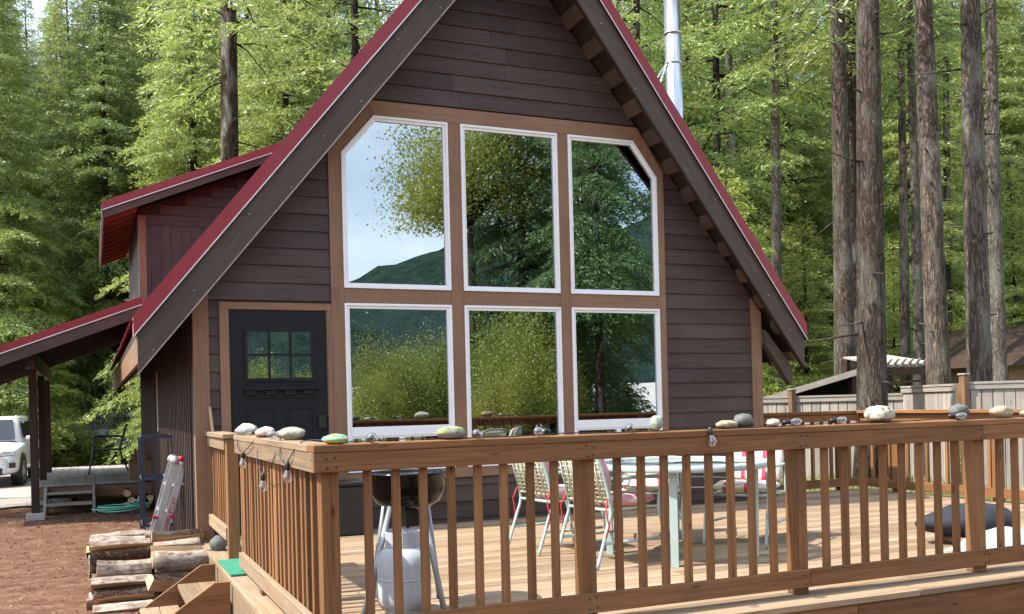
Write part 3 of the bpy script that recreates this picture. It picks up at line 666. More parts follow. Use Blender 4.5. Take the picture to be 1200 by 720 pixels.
b = MB(); b.box((DX - .022, DY0 - .02, 2.3), (DX + .08, DY0 - .0045, 3.99)); b.box((DX - .022, DY0 - .0044, 2.3), (DX - .001, DY0 + .1, 3.99)); b.build('corner_board', 'tanZ', dm)
ya, yb = 4.98, DY1 + .35
def DP(x, y, d): return (x, y, dz(x) + d)
b = MB(); b.prism([DP(-.96, ya + .04, -.06), DP(1.8, ya + .04, -.06), DP(1.8, ya + .04, -.125), DP(-.96, ya + .04, -.125)], (0, yb - ya - .04, 0)); b.build('dormer_roof', 'brownX', dm)
b = MB(); b.prism([DP(-.98, ya, 0), DP(1.8, ya, 0), DP(1.8, ya, -.115), DP(-.98, ya, -.115)], (0, .03, 0)); b.prism([DP(-.98, ya + .031, 0), DP(1.8, ya + .031, 0), DP(1.8, ya + .031, -.012), DP(-.98, ya + .031, -.012)], (0, yb - ya, 0)); b.build('rake_trim', 'red', dm)
b = MB(); b.bar(DP(-.98, ya - .003, -.116), DP(1.8, ya - .003, -.116), .006, .012); b.build('trim_hem', 'redend', dm)
b = MB(); b.prism([DP(-.97, ya + .012, -.116), DP(1.8, ya + .012, -.116), DP(1.8, ya + .012, -.23), DP(-.97, ya + .012, -.23)], (0, .035, 0)); b.build('barge_board', 'bargeX', dm)
b = MB(); b.box((-.980, ya + .048, dz(-.98) - .24), (-.955, yb, dz(-.98) - .014)); b.build('eave_fascia', 'brownY', dm)
b = MB(); b.box((-.990, ya + .031, dz(-.98) - .11), (-.981, yb, dz(-.98) - .013)); b.build('eave_trim', 'red', dm)
y = ya + .35
while y < yb - .1:
    b = MB(); b.prism([DP(-.95, y, -.126), DP(DX - .03, y, -.126), DP(DX - .03, y, -.235), DP(-.95, y, -.235)], (0, .04, 0)); b.build('rafter_tail', 'tanX', dm); y += .42
# stove pipe
sp = onD(789, 60, 13.2); base_z = zlow(sp.x) + .4
pipe = MB(); pipe.lathe([(.112, base_z - .2), (.112, base_z + 5.0)], (sp.x, sp.y, 0), 28)
po = pipe.build('stove_pipe', 'steel', cabin)
for z in (onD(789, 40, 13.2).z, onD(789, 75, 13.2).z):
    b = MB(); b.lathe([(.113, z - .012), (.122, z - .01), (.122, z + .01), (.113, z + .012)], (sp.x, sp.y, 0), 28); b.build('band', 'alu', po)
z = onD(789, 75, 13.2).z
for dy in (-.5, .9):
    b = MB(); xx = sp.x - 1.15; b.tube([(sp.x - .1, sp.y, z), (xx, sp.y + dy, zlow(xx) + .5)], .013, 6); b.build('brace_rod', 'alu', po)
b = MB(); b.lathe([(.3, base_z - .14), (.2, base_z + .12), (.12, base_z + .2), (.115, base_z + .2)], (sp.x, sp.y, 0), 24); b.build('flashing', 'red', po)

# side porch roof and its posts
pr_ = empty('porch', (-1.9, 5.7, -.25), None, None); pr_.parent = cabin; pr_.location = Vector((-1.9, 5.7, -.25)) - wloc(cabin)
PY0, PY1 = 4.8, 11.2
def pz(x): return 2.79 + .386 * (x + .5)
def PP(x, y, d): return (x, y, pz(x) + d)
b = MB(); b.prism([PP(-3.4, PY0, 0), PP(-.515, PY0, 0), PP(-.515, PY0, -.105), PP(-3.4, PY0, -.105)], (0, .03, 0)); b.prism([PP(-3.4, PY0 + .031, 0), PP(-.515, PY0 + .031, 0), PP(-.515, PY0 + .031, -.012), PP(-3.4, PY0 + .031, -.012)], (0, PY1 - PY0, 0)); b.build('rake_trim', 'red', pr_)
b = MB(); b.bar(PP(-3.4, PY0 - .003, -.108), PP(-.515, PY0 - .003, -.108), .006, .014); b.build('trim_hem', 'redend', pr_)
b = MB(); b.prism([PP(-3.38, PY0 + .012, -.107), PP(-.52, PY0 + .012, -.107), PP(-.52, PY0 + .012, -.27), PP(-3.38, PY0 + .012, -.27)], (0, .035, 0)); b.build('barge_board', 'bargeX', pr_)
y = PY0 + .3
while y < PY1:
    b = MB(); b.prism([PP(-3.3, y, -.03), PP(-.55, y, -.03), PP(-.55, y, -.15), PP(-3.3, y, -.15)], (0, .04, 0)); b.build('rafter', 'brownX', pr_); y += .42
for i in range(7):
    x = -3.3 + i * .45; b = MB(); b.box((x - .04, PY0 + .1, pz(x) - .030), (x + .04, PY1, pz(x) - .0135)); b.build('purlin', 'brownY', pr_)
b = MB(); b.box((-1.98, PY0 + .25, pz(-1.93) - .40), (-1.87, PY1, pz(-1.93) - .17)); b.build('beam', 'brownY', pr_)
for y in (5.7, 8.2, 10.5):
    po_ = part('post', (-1.975, y - .05, gz(-1.9, y) + .10), (-1.875, y + .05, pz(-1.93) - .40), 'brownZ', pr_, .005)
    part('pier_block', (-2.04, y - .12, gz(-1.9, y) - .08), (-1.80, y + .12, gz(-1.9, y) + .10), 'concrete', pr_, .01)

# ------------------------------------------------------------------ front deck
deck = empty('deck', (3.7, -2.2, -.4), 'weathered tan plank deck running across the front of the cabin', 'deck')
DXL, DXR, DYF = -.31, 7.95, -4.90
y = -.026; i = 0
while y > DYF + .16:
    y0 = y - .1345; dj = R.uniform(-.0015, .0015); cut = R.uniform(2.2, 5.8)
    for xa, xb in ((-.02, cut), (cut + .003, DXR)):
        part('deck_board', (xa, y0, -.036 + dj), (xb, y, dj), 'deckX', deck, .004)
    y -= .1425; i += 1
for xa, xb in ((DXL, 3.4), (3.403, DXR)): part('deck_board', (xa, DYF, -.038), (xb, y, .001), 'deckX', deck, .004)
for j in range(2):
    part('deck_board', (DXL + j * .1435, DYF + .30 - .0, -.038), (DXL + .140 + j * .1435, -.03, .0005), 'deckY', deck, .004)
y = .12
while y < .45: part('deck_board', (HR + .05, y - .138 + .0, -.036), (DXR, y, 0), 'deckX', deck, .004); y += .1425
for xa, xb in ((DXL + .01, 2.93), (2.934, 7.9)): part('rim_board', (xa, DYF + .02, -.30), (xb, DYF + .058, -.042), 'railX', deck, .004)
part('rim_board', (DXL + .012, DYF + .06, -.30), (DXL + .05, -.03, -.042), 'deckY', deck, .004)
part('rim_board', (7.86, DYF + .06, -.30), (7.898, .4, -.042), 'railY', deck, .004)
b = MB()
for x in np.arange(.1, 7.8, .61): b.box((x, DYF + .1, -.24), (x + .04, -.05, -.04))
b.build('joists', 'railY', deck)
for x in (.2, 2.6, 5.0, 7.4):
    for y in (-4.5, -2.4): part('support_post', (x, y, -.62), (x + .09, y + .09, -.241), 'railZ', deck)

bal_me = mesh_box('baluster', (-.019, -.019, 0), (.019, .019, 1), 'railZ', .0025)
def baluster(parent, x, y, z0, z1): shared('baluster', bal_me, parent, (x + R.uniform(-.003, .003), y, z0), (R.uniform(-.004, .004), R.uniform(-.004, .004), R.choice([0, math.pi / 2, math.pi])), (1, 1, z1 - z0))
ZC, ZR0, ZL0, ZL1 = 1.0085, .874, .047, .151
# front railing
RY = -4.70
fr_ = empty('deck_railing', (3.8, RY, 0), 'long front deck railing with brown cap, nearest the viewer', 'railing', 'deck railings')
posts = [-.135, 1.27, 2.71, 4.19, 5.66, 7.12]
for p in posts: part('post', (p - .045, RY + .0385, .0005), (p + .045, RY + .1285, ZC - .039), 'railZ', fr_, .004)
for xa, xb in ((-.2195, 3.35), (3.352, 7.84)): part('cap_board', (xa, RY - .004, ZC - .038), (xb, RY + .136, ZC), 'railX', fr_, .004)
for xa, xb in ((-.2195, 4.19), (4.192, 7.84)): part('top_rail', (xa, RY, ZR0), (xb, RY + .038, ZC - .0385), 'railX', fr_, .003)
for xa, xb in ((-.18, 2.745), (2.747, 7.84)): part('bottom_rail', (xa, RY + .0, ZL0), (xb, RY + .038, ZL1), 'railX', fr_, .003)
for a, c in zip(posts, posts[1:]):
    n = 8
    for i in range(n):
        x = a + .045 + (c - a - .09) * (i + 1) / (n + 1) + (0)
        baluster(fr_, x, RY + .058, ZL0 + .01, ZC - .0395)
scr = MB(); scr.lathe([(.001, -.002), (.0055, -.0015), (.0055, .003)], (0, 0, 0), 8, Matrix.Rotation(rad(90), 4, 'X')); _s0 = None
for p in posts:
    for zq in (ZR0 + .022, ZR0 + .072, ZL0 + .025, ZL0 + .08):
        for xq in (-.02, .022):
            if _s0 is None: _s0 = scr.build('screw', 'black', fr_, (0, 0, 0)); _s0.location = Vector((p + xq, RY - .0005, zq)) - wloc(fr_)
            else: shared('screw', _s0.data, fr_, (p + xq + R.uniform(-.006, .006), RY - .0005, zq + R.uniform(-.006, .006)))
# left railing
LXo = -.22
lr = empty('deck_railing', (LXo, -3.3, 0), 'sunlit left deck railing running from the front corner towards the door', 'railing', 'deck railings')
part('cap_board', (LXo - .004, RY + .1375, ZC - .038), (LXo + .136, -1.90, ZC), 'deckY', lr, .004)
part('top_rail', (LXo, RY + .0395, ZR0), (LXo + .038, -1.90, ZC - .0385), 'deckY', lr, .003)
part('bottom_rail', (LXo, RY + .20, ZL0), (LXo + .038, -2.0, ZL1), 'deckY', lr, .003)
part('post', (LXo + .0385, -2.06, .0005), (LXo + .1285, -1.97, ZC - .039), 'railZ', lr, .004)
part('post', (LXo + .0385, -3.40, .0005), (LXo + .1285, -3.31, ZC - .039), 'railZ', lr, .004)
y = -2.17
while y > RY + .25:
    if abs(y + 3.355) > .07: baluster(lr, LXo + .058, y, ZL0 + .01, ZC - .0395)
    y -= .132
baluster(lr, LXo + .058, -1.92, ZL0, ZC - .0395)
for y in (-4.3, -3.0): part('bracket_block', (LXo + .004, y, .0015), (LXo + .037, y + .09, ZL0 - .001), 'railZ', lr)
# short railing by the house corner
sr = empty('deck_railing', (LXo, -.7, 0), 'short deck railing between the steps and the house corner', 'railing', 'deck railings')
part('cap_board', (LXo - .02, -1.38, ZC - .04), (LXo + .136, -.04, ZC - .002), 'deckY', sr, .004)
part('top_rail', (LXo, -1.26, ZR0), (LXo + .038, -.04, ZC - .0405), 'deckY', sr, .003)
part('bottom_rail', (LXo, -1.26, .15), (LXo + .038, -.04, .25), 'deckY', sr, .003)
part('post', (LXo + .01, -1.36, .0008), (LXo + .10, -1.27, ZC - .041), 'railZ', sr, .004)
y = -1.16
while y > -1.2 and y < -.05: baluster(sr, LXo + .058, y, .16, ZC - .041); y += .13
# right and back railings
RX = 7.80
rr = empty('deck_railing', (RX, -2.2, 0), 'right-hand deck railing running away along the deck edge', 'railing', 'deck railings')
part('cap_board', (RX - .07, RY + .138, ZC - .04), (RX + .07, .35, ZC - .002), 'railY', rr, .004)
part('top_rail', (RX - .02, RY + .14, ZR0), (RX + .018, .30, ZC - .0405), 'railY', rr, .003)
part('bottom_rail', (RX - .02, RY + .14, ZL0), (RX + .018, .30, ZL1), 'railY', rr, .003)
for y in (-3.2, -1.75, -.3): part('post', (RX + .0185, y, .0005), (RX + .1085, y + .09, ZC - .041), 'railZ', rr, .004)
y = RY + .3
while y < .25:
    baluster(rr, RX + .038, y, ZL0 + .01, ZC - .0405); y += .146
br = empty('deck_railing', (6.9, .33, 0), 'back deck railing beyond the house corner on the right', 'railing', 'deck railings')
part('cap_board', (HR + .09, .27, ZC - .0415), (RX - .071, .41, ZC - .0035), 'railX', br, .004)
part('top_rail', (HR + .09, .30, ZR0), (RX - .03, .338, ZC - .042), 'railX', br, .003)
part('bottom_rail', (HR + .09, .30, ZL0), (RX - .03, .338, ZL1), 'railX', br, .003)
for x in (6.45, 7.5): part('post', (x, .3385, .0005), (x + .09, .4285, ZC - .042), 'railZ', br, .004)
x = HR + .2
while x < RX - .05:
    baluster(br, x, .358, ZL0 + .01, ZC - .042); x += .146

# steps at the left side of the deck
st = empty('deck_steps', (-.7, -1.75, -.4), 'short wooden steps leading down from the left deck opening', 'steps')
for y0 in (-2.23, -1.34):
    b = MB(); b.prism([(-.315, y0, .0 - .02), (-.315, y0, -.42), (-.80, y0, -.52), (-.98, y0, -.52), (-.98, y0, -.40), (-.42, y0, -.02)], (0, .04, 0)); b.build('stringer', 'railX', st)
for i, (x, z) in enumerate(((-.60, -.15), (-.88, -.31))):
    for q in range(2): part('tread', (x + q * .142, -2.185, z - .038), (x + .139 + q * .142, -1.345, z), 'deckY', st, .004)
tag(part('door_mat', (-.30, -2.16, .0015), (-.02, -1.40, .020), 'mat', None, .004), 'green artificial turf mat at the top of the deck steps', 'mat')

# ------------------------------------------------------------------ things on the rails
def rock(name, mat, c, size, rz, label, seed, flat=.7, group='stones lying on the deck railing'):
    rn = np.random.RandomState(seed); bm = bmesh.new(); bmesh.ops.create_icosphere(bm, subdivisions=3, radius=1)
    pl = [(Vector(rn.normal(size=3)).normalized(), rn.uniform(.72, .95)) for _ in range(9)]
    for v in bm.verts:
        p = v.co.copy()
        for n, d in pl:
            k_ = p.dot(n)
            if k_ > d: p -= n * (k_ - d) * flat
        p *= 1 + .045 * math.sin(7 * p.x + seed) * math.sin(6 * p.y) + .03 * math.sin(11 * p.z + seed) + .02 * math.sin(17 * p.x + 13 * p.y + seed)
        v.co = Vector((p.x * size[0] / 2, p.y * size[1] / 2, p.z * size[2] / 2))
    zm = min(v.co.z for v in bm.verts)
    for v in bm.verts:
        v.co.z -= zm
        if v.co.z < size[2] * .06: v.co.z = 0
    for f in bm.faces: f.smooth = True
    me = bpy.data.meshes.new(name); bm.to_mesh(me); bm.free(); me.materials.append(M_[mat])
    o = bpy.data.objects.new(name, me); col.objects.link(o); o.location = c; o.rotation_euler = (0, 0, rz); return tag(o, label, 'stone', group)
ZS = ZC + .001
def railpt(px): q = onY(px, 500, RY + .06); return Vector((q.x, RY + .06, ZS))
rock('stone', 'st_white', (-.16, -2.12, ZS), (.16, .22, .085), .3, 'pale rounded stone at the far end of the left railing', 3)
rock('stone', 'st_pink', (-.165, -2.93, ZS), (.11, .17, .06), .2, 'pinkish stone among the pale stones on the left railing', 5)
rock('stone', 'st_white', (-.12, -2.75, ZS), (.10, .38, .07), .0, 'long flat white stone on the left railing', 8)
rock('stone', 'st_tan', (-.09, -3.22, ZS), (.08, .22, .055), .1, 'small cream stone behind the bulbs on the left railing', 9)
rock('stone', 'st_olive', (-.14, -3.75, ZS), (.10, .22, .075), .5, 'dark grey-green stone near the railing corner', 11)
rock('painted_stone', 'rainbow', (-.10, -4.66, ZS), (.135, .085, .052), .15, 'stone painted in rainbow bands at the railing corner', 2, .3)
rock('stone', 'st_moss', railpt(529), (.165, .10, .072), .1, 'speckled mossy green stone on the front railing', 14, .35)
rock('stone', 'st_pale', railpt(770), (.085, .07, .10), .4, 'upright pale green jagged stone on the front railing', 21, 1.0)
rock('stone', 'st_tan', railpt(852), (.16, .09, .05), .1, 'flat tan stone beside a dark grey one on the front railing', 23, .3)
rock('stone', 'st_grey', railpt(875) + Vector((.0, .03, 0)), (.14, .10, .085), .2, 'smooth dark grey stone on the front railing', 25, .25)
rock('stone', 'st_mott', railpt(906), (.10, .07, .05), .1, 'small pale mottled stone by a bulb on the front railing', 26)
rock('stone', 'st_mott', railpt(1031), (.25, .13, .115), .1, 'largest cream stone with dark pits on the front railing', 31, .8)
rock('stone', 'st_grey', railpt(1124), (.17, .10, .105), .1, 'grey lumpy stone with a bulb before it on the right', 33, .6)
rock('stone', 'st_tan', railpt(1174), (.215, .11, .085), .1, 'wedge-shaped tan stone near the right end of the front railing', 35, 1.0)
rock('stone', 'st_tan', railpt(1202), (.08, .08, .05), .1, 'yellowish stone cut off by the right picture edge', 36, .6)
# string lights
sl = empty('string_lights', (-.2, -4.6, ZC), 'black string lights with clear bulbs laid along the deck railings', 'lights')
cord = MB(); pth = []
for (x, y, z) in [(-.20, -1.95, ZS + .01), (-.235, -2.2, .93), (-.235, -2.45, .90), (-.235, -2.8, ZC - .05), (-.20, -2.95, ZS + .01), (-.236, -3.05, .87), (-.238, -3.3, .80), (-.236, -3.6, .86), (-.20, -3.72, ZS + .012), (-.237, -3.9, .93), (-.237, -4.1, .90), (-.20, -4.35, ZS + .01), (-.05, -4.62, ZS + .008)]: pth.append((x, y, z))
x = .12
while x < 7.5: pth.append((x, RY + .035 + .02 * math.sin(x * 4.1) + .01 * math.sin(x * 11), ZS + .004 + .008 * max(0, math.sin(x * 7)))); x += .12
def smooth_path(p, n=3):
    p = [Vector(q) for q in p]; out = []
    for i in range(len(p) - 1):
        p0, p1, p2, p3 = p[max(0, i - 1)], p[i], p[i + 1], p[min(len(p) - 1, i + 2)]
        for k_ in range(n):
            t = k_ / n; out.append(.5 * ((2 * p1) + (p2 - p0) * t + (2 * p0 - 5 * p1 + 4 * p2 - p3) * t * t + (3 * p1 - p0 - 3 * p2 + p3) * t ** 3))
    return out + [p[-1]]
cord.tube(smooth_path(pth), .0032, 5); cord.build('cord', 'black', sl)
def bulb(p, d):
    d = Vector(d).normalized(); q = d.to_track_quat('Z', 'Y').to_matrix().to_4x4(); m = Matrix.Translation(p) @ q
    b = MB(); b.lathe([(.006, -.01), (.012, 0), (.0145, .008), (.0145, .034), (.012, .04)], (0, 0, 0), 12, m); so = b.build('socket', 'black', sl)
    b = MB(); b.lathe([(.010, .036), (.014, .045), (.023, .066), (.025, .080), (.022, .095), (.012, .105), (.002, .108)], (0, 0, 0), 14, m); b.build('bulb', 'bulb', so)
    b = MB(); b.tube([m @ Vector((0, 0, .045)), m @ Vector((.004, 0, .07)), m @ Vector((-.004, 0, .09))], .0022, 5); b.build('filament', 'gold', so)
bulb((-.236, -2.45, .895), (0, 0, -1)); bulb((-.238, -3.30, .795), (0, 0, -1)); bulb((-.238, -4.12, .90), (.0, 0, -1))
bulb((-.13, -2.45, ZS + .027), (-1, .3, .02)); bulb((-.14, -3.52, ZS + .027), (-.9, .5, .0))
for px, d in ((432, (-.2, -1, 0)), (556, (-.4, -1, 0)), (640, (-1, -.4, 0)), (735, (-.6, -1, 0)), (915, (.9, -.3, 0)), (970, (1, -.1, .0)), (1108, (1, -.6, 0))):
    p = railpt(px); p.y = RY + .03; bulb(p + Vector((0, 0, .027)), d)
p = railpt(822); bulb((p.x, RY - .024, ZC + .01), (.12, -.1, -1))

# ------------------------------------------------------------------ grill, tank, box
g = empty('kettle_grill', (.52, -3.80, 0), 'black kettle grill on grey splayed legs behind the corner post', 'grill')
gc = Vector((.52, -3.80, 0))
b = MB(); b.lathe([(.04, .575), (.12, .585), (.19, .625), (.222, .69), (.228, .78), (.238, .785), (.238, .797), (.226, .80), (.215, .79), (.205, .70), (.17, .65), (.05, .61)], gc, 32); b.build('bowl', 'enamel', g)
b = MB(); b.lathe([(.20, .77), (.215, .772), (.215, .778), (.20, .78)], gc, 32)
for i in range(-9, 10):
    x = i * .021; h = math.sqrt(max(0, .21 ** 2 - x * x)); b.tube([gc + Vector((x, -h, .78)), gc + Vector((x, h, .78))], .003, 5)
b.build('cooking_grate', 'steel', g)
for (dx, dy), (tx, ty) in (((-.34, -.20), (-.13, -.10)), ((.10, -.34), (.04, -.14)), ((.24, .16), (.15, .1)), ((-.16, .28), (-.1, .13))):
    b = MB(); b.tube([gc + Vector((tx, ty, .62)), gc + Vector((dx, dy, .0))], .017, 10); l_ = b.build('leg', 'leggrey', g)
    b = MB(); b.tube([gc + Vector((dx, dy, .028)), gc + Vector((dx * 1.005, dy * 1.005, .0))], .021, 10); b.build('foot_cap', 'black', l_)
b = MB(); b.tube([gc + Vector((.225, -.05, .74)), gc + Vector((.27, -.04, .73)), gc + Vector((.27, .04, .73)), gc + Vector((.225, .05, .74))], .006, 6); b.build('side_handle', 'steel', g)
b = MB(); b.box(gc + Vector((-.03, -.05, .48)), gc + Vector((.05, .05, .58))); b.tube([gc + Vector((.0, 0, .5)), gc + Vector((-.02, -.06, .44)), gc + Vector((-.06, -.12, .42))], .008, 6); b.build('burner_valve', 'black', g)
t_ = empty('propane_tank', (.43, -3.98, 0), 'pale grey propane cylinder standing under the grill', 'tank'); tc_ = Vector((.43, -3.98, 0))
b = MB(); b.lathe([(.10, .03), (.135, .045), (.154, .09), (.156, .13), (.156, .28), (.150, .33), (.12, .375), (.07, .395), (.03, .40)], tc_, 32); b.build('cylinder', 'tank', t_)
b = MB(); b.lathe([(.105, .0), (.11, .0), (.11, .05), (.105, .05)], tc_, 28); b.build('foot_ring', 'tank', t_)
b = MB()
for a0_, a1_ in ((0, 360),):
    n = 24; ps = [(math.cos(rad(a0_ + (a1_ - a0_) * i / n)), math.sin(rad(a0_ + (a1_ - a0_) * i / n))) for i in range(n + 1)]
    for (c1_, s1), (c2, s2) in zip(ps, ps[1:]): b.prism([tc_ + Vector((.095 * c1_, .095 * s1, .375)), tc_ + Vector((.095 * c2, .095 * s2, .375)), tc_ + Vector((.095 * c2, .095 * s2, .475)), tc_ + Vector((.095 * c1_, .095 * s1, .475))], Vector((.004 * c1_, .004 * s1, 0)))
b.build('collar', 'tank', t_)
b = MB(); b.lathe([(.018, .395), (.018, .43), (.03, .432), (.03, .45), (.01, .452)], tc_, 14); b.build('valve', 'gold', t_)
b = MB(); b.lathe([(.1565, .205), (.159, .208), (.159, .214), (.1565, .217)], tc_, 32); b.build('weld_seam', 'tank', t_)
bx = empty('storage_box', (1.0, -.25, 0), 'black storage box against the wall left of the grill', 'box')
part('body', (.70, -.42, .001), (1.16, -.08, .46), 'black', bx, .01); part('lid', (.69, -.43, .461), (1.17, -.07, .50), 'black', bx, .01)

# ------------------------------------------------------------------ patio set
tb = empty('patio_table', (2.94, -3.0, 0), 'round glass-topped table with pale teal metal frame on the deck', 'table'); tcn = Vector((2.94, -3.0, 0))
b = MB(); b.lathe([(.60, .672), (.66, .672), (.668, .68), (.668, .712), (.66, .72), (.60, .72), (.60, .672)], tcn, 48); b.build('rim', 'teal', tb)
b = MB(); b.lathe([(.599, .705), (.599, .713)], tcn, 48); b.build('table_top', 'tableglass', tb)
for k_ in range(4):
    a = rad(232 + 90 * k_); d = Vector((math.cos(a), math.sin(a), 0))
    b = MB(); b.bar(tcn + d * .56 + Vector((0, 0, .671)), tcn + d * .55 + Vector((0, 0, .0)), .055, .05, (d.x, d.y, 0)); b.build('leg', 'teal', tb)
b = MB(); b.lathe([(.50, .56), (.515, .555), (.53, .56), (.515, .565), (.50, .56)], tcn, 40); b.build('stretcher_ring', 'teal', tb)
def make_chair(cush, label):
    o = empty('patio_chair', (0, 0, 0), label, 'chair', 'patio chairs round the table')   # faces +X, origin below the seat centre
    for sy in (-1, 1):
        b = MB(); y = sy * .26
        b.tube(smooth_path([(.30, y, .0), (.26, y, .25), (.22, y, .42), (.25, y, .58), (.22, y, .63), (.05, y, .635), (-.22, y, .64)], 4), .013, 8); b.build('arm_frame', 'teal', o)
        b = MB(); b.tube(smooth_path([(-.36, y * .96, .0), (-.26, y * .96, .28), (-.22, y * .96, .42), (-.27, y * .92, .66), (-.33, y * .9, .85)], 4), .013, 8); b.build('leg', 'teal', o)
    b = MB(); b.tube(smooth_path([(-.33, -.235, .85), (-.345, -.15, .88), (-.345, .15, .88), (-.33, .235, .85)], 4), .013, 8); b.build('back_bow', 'teal', o)
    for pts_ in ([(.22, -.26, .41), (.22, .26, .41)], [(-.22, -.25, .41), (-.22, .25, .41)], [(.24, .26, .18), (-.29, .25, .18)], [(.24, -.26, .18), (-.29, -.25, .18)]):
        b = MB(); b.tube(pts_, .011, 8); b.build('cross_bar', 'teal', o)
    b = MB()
    for i in range(13):
        z = .47 + i * .031; x = -.235 - max(0, z - .5) * .28; b.tube([(x + .004 * (-1) ** i, -.235, z), (x - .004 * (-1) ** i, .235, z)], .0065, 5)
    for i in range(14):
        y = -.22 + i * .034; b.tube([(-.235 + .005 * (-1) ** i, y, .46), (-.29 + .005 * (-1) ** i, y, .66), (-.34, y, .87)], .0065, 5)
    for i in range(13):
        x = -.2 + i * .034; b.tube([(x, -.255, .412), (x, .255, .412)], .0065, 5)
    b.build('woven_straps', 'strap', o)
    if cush:
        for nm, sz, mt in (('seat_cushion', (.46, .48, .085), Matrix.Translation((.02, 0, .468))), ('back_cushion', (.08, .46, .40), Matrix.Translation((-.235, 0, .685)) @ Matrix.Rotation(rad(-14), 4, 'Y'))):
            bm = bmesh.new(); bmesh.ops.create_cube(bm, size=1); bmesh.ops.subdivide_edges(bm, edges=bm.edges[:], cuts=5, use_grid_fill=True)
            for v in bm.verts:
                p = v.co * 2; q = 1 - .16 * max(abs(p.x), abs(p.y), abs(p.z)) ** 2 * (abs(p.x) * abs(p.y) + abs(p.y) * abs(p.z) + abs(p.x) * abs(p.z)) / 2
                v.co = Vector((v.co.x * sz[0] * q, v.co.y * sz[1] * q, v.co.z * sz[2] * q)) + Vector((R.uniform(-.003, .003), R.uniform(-.003, .003), R.uniform(-.003, .003)))
            for f in bm.faces: f.smooth = True
            me = bpy.data.meshes.new(nm); bm.to_mesh(me); bm.free(); me.materials.append(M_['pink']); c_ = bpy.data.objects.new(nm, me); col.objects.link(c_); c_.parent = o; c_.matrix_local = mt
        for sy in (-1, 1):
            b = MB(); b.tube([(-.25, sy * .25, .50), (-.28, sy * .27, .42), (-.26, sy * .275, .30), (-.28, sy * .26, .22)], .006, 5)
            b.build('cushion_tie', 'redprint', o)
    return o
ch = make_chair(True, 'pink-striped cushioned chair with woven back, nearest left of the table')
ch.location = (2.36, -2.98, 0); ch.rotation_euler = (0, 0, rad(10))
for lab, loc, rz in (('woven-backed patio chair farther left, partly behind the nearest chair', (2.30, -2.20, 0), 6), ('pink-striped cushioned chair right of the table, facing the house', (3.22, -2.10, 0), 240), ('pink-striped cushioned chair farthest right at the table', (3.76, -2.74, 0), 212)):
    c_ = copy_tree(ch); c_['label'] = lab; c_.location = loc; c_.rotation_euler = (0, 0, rad(rz))
# dark padded bag and white cloth near the right
bagp = onZ(1118, 640, 0)
bg_ = empty('padded_bag', (5.05, -3.5, 0), 'dark navy padded bag with tan base lying behind the front railing', 'bag')
bm = bmesh.new(); bmesh.ops.create_uvsphere(bm, u_segments=28, v_segments=16, radius=1)
for v in bm.verts:
    p = v.co; x, y, z = p.x * .36, p.y * .22, p.z * .15
    if p.x < -.5: x -= (-.5 - p.x) * .22; z *= .8
    v.co = Vector((x, y, max(z, -.10) + .165 + .012 * math.sin(p.x * 9) * math.sin(p.y * 7)))
for f in bm.faces: f.smooth = True
me = bpy.data.meshes.new('shell'); bm.to_mesh(me); bm.free(); me.materials.append(M_['navy']); o = shared('shell', me, bg_, (bagp.x + .28, bagp.y + .06, .0), (0, 0, rad(-20)))
b = MB(); b.lathe([(.0, .002), (.24, .002), (.26, .02), (.26, .06), (.0, .066)], (bagp.x + .30, bagp.y + .05, 0), 24); b.build('base', 'tanX', bg_)
bm = bmesh.new(); bmesh.ops.create_grid(bm, x_segments=24, y_segments=16, size=1)
wc = onZ(1160, 655, 0)
for v in bm.verts:
    x, y = v.co.x * .42, v.co.y * .20; z = .16 * math.exp(-((x / .36) ** 4 + (y / .17) ** 4)) + .012 * math.sin(14 * x + 3 * y) * math.sin(11 * y) + .02
    v.co = Vector((x, y, max(.004, z)))
bmesh.ops.solidify(bm, geom=bm.faces[:], thickness=.004)
for f in bm.faces: f.smooth = True
me = bpy.data.meshes.new('white_cloth'); bm.to_mesh(me); bm.free(); me.materials.append(M_['fabw']); o = shared('folded_cloth', me, None, (wc.x + .25, wc.y + .10, .004), (0, 0, .1))
tag(o, 'folded white cloth lying beside the dark padded bag', 'cloth')

# broom handle by the corner
b = MB(); b.tube([(-.09, -.16, .002), (-.19, -.065, 1.22)], .014, 10); b.lathe([(.005, .0), (.014, .004), (.0135, .012), (.005, .016)], (-.19, -.065, 1.218), 10)
tag(b.build('wooden_handle', 'handle'), 'pale wooden tool handle leaning at the house corner', 'tool handle')

# sofa pillow behind the middle pane
b = MB(); bm = bmesh.new(); bmesh.ops.create_cube(bm, size=1); bmesh.ops.subdivide_edges(bm, edges=bm.edges[:], cuts=5, use_grid_fill=True)
for v in bm.verts:
    p = v.co * 2; v.co = Vector((v.co.x * .6 * (1 - .1 * p.z ** 2), v.co.y * .18 * (1 - .55 * max(p.x ** 2, p.z ** 2)), v.co.z * .42 * (1 - .1 * p.x ** 2)))
for f in bm.faces: f.smooth = True
me = bpy.data.meshes.new('sofa_pillow'); bm.to_mesh(me); bm.free(); me.materials.append(M_['pillow'])
o = shared('sofa_pillow', me, None, (2.95, .55, .86), (rad(-16), 0, 0)); tag(o, 'brown striped pillow seen through the lower middle window', 'pillow')
so = empty('sofa', (2.9, .75, 0), 'dark sofa inside behind the lower middle window', 'sofa')
part('seat', (2.1, .32, .12), (3.9, 1.1, .46), 'dark', so, .04); part('backrest', (2.1, 1.1, .12), (3.9, 1.3, .95), 'dark', so, .04)
for x in (2.0, 3.9): part('armrest', (x, .32, .12), (x + .1, 1.3, .62), 'dark', so, .03)
for x in (2.1, 3.8):
    for y in (.4, 1.2): part('leg', (x, y, .002), (x + .05, y + .05, .119), 'dark', so)

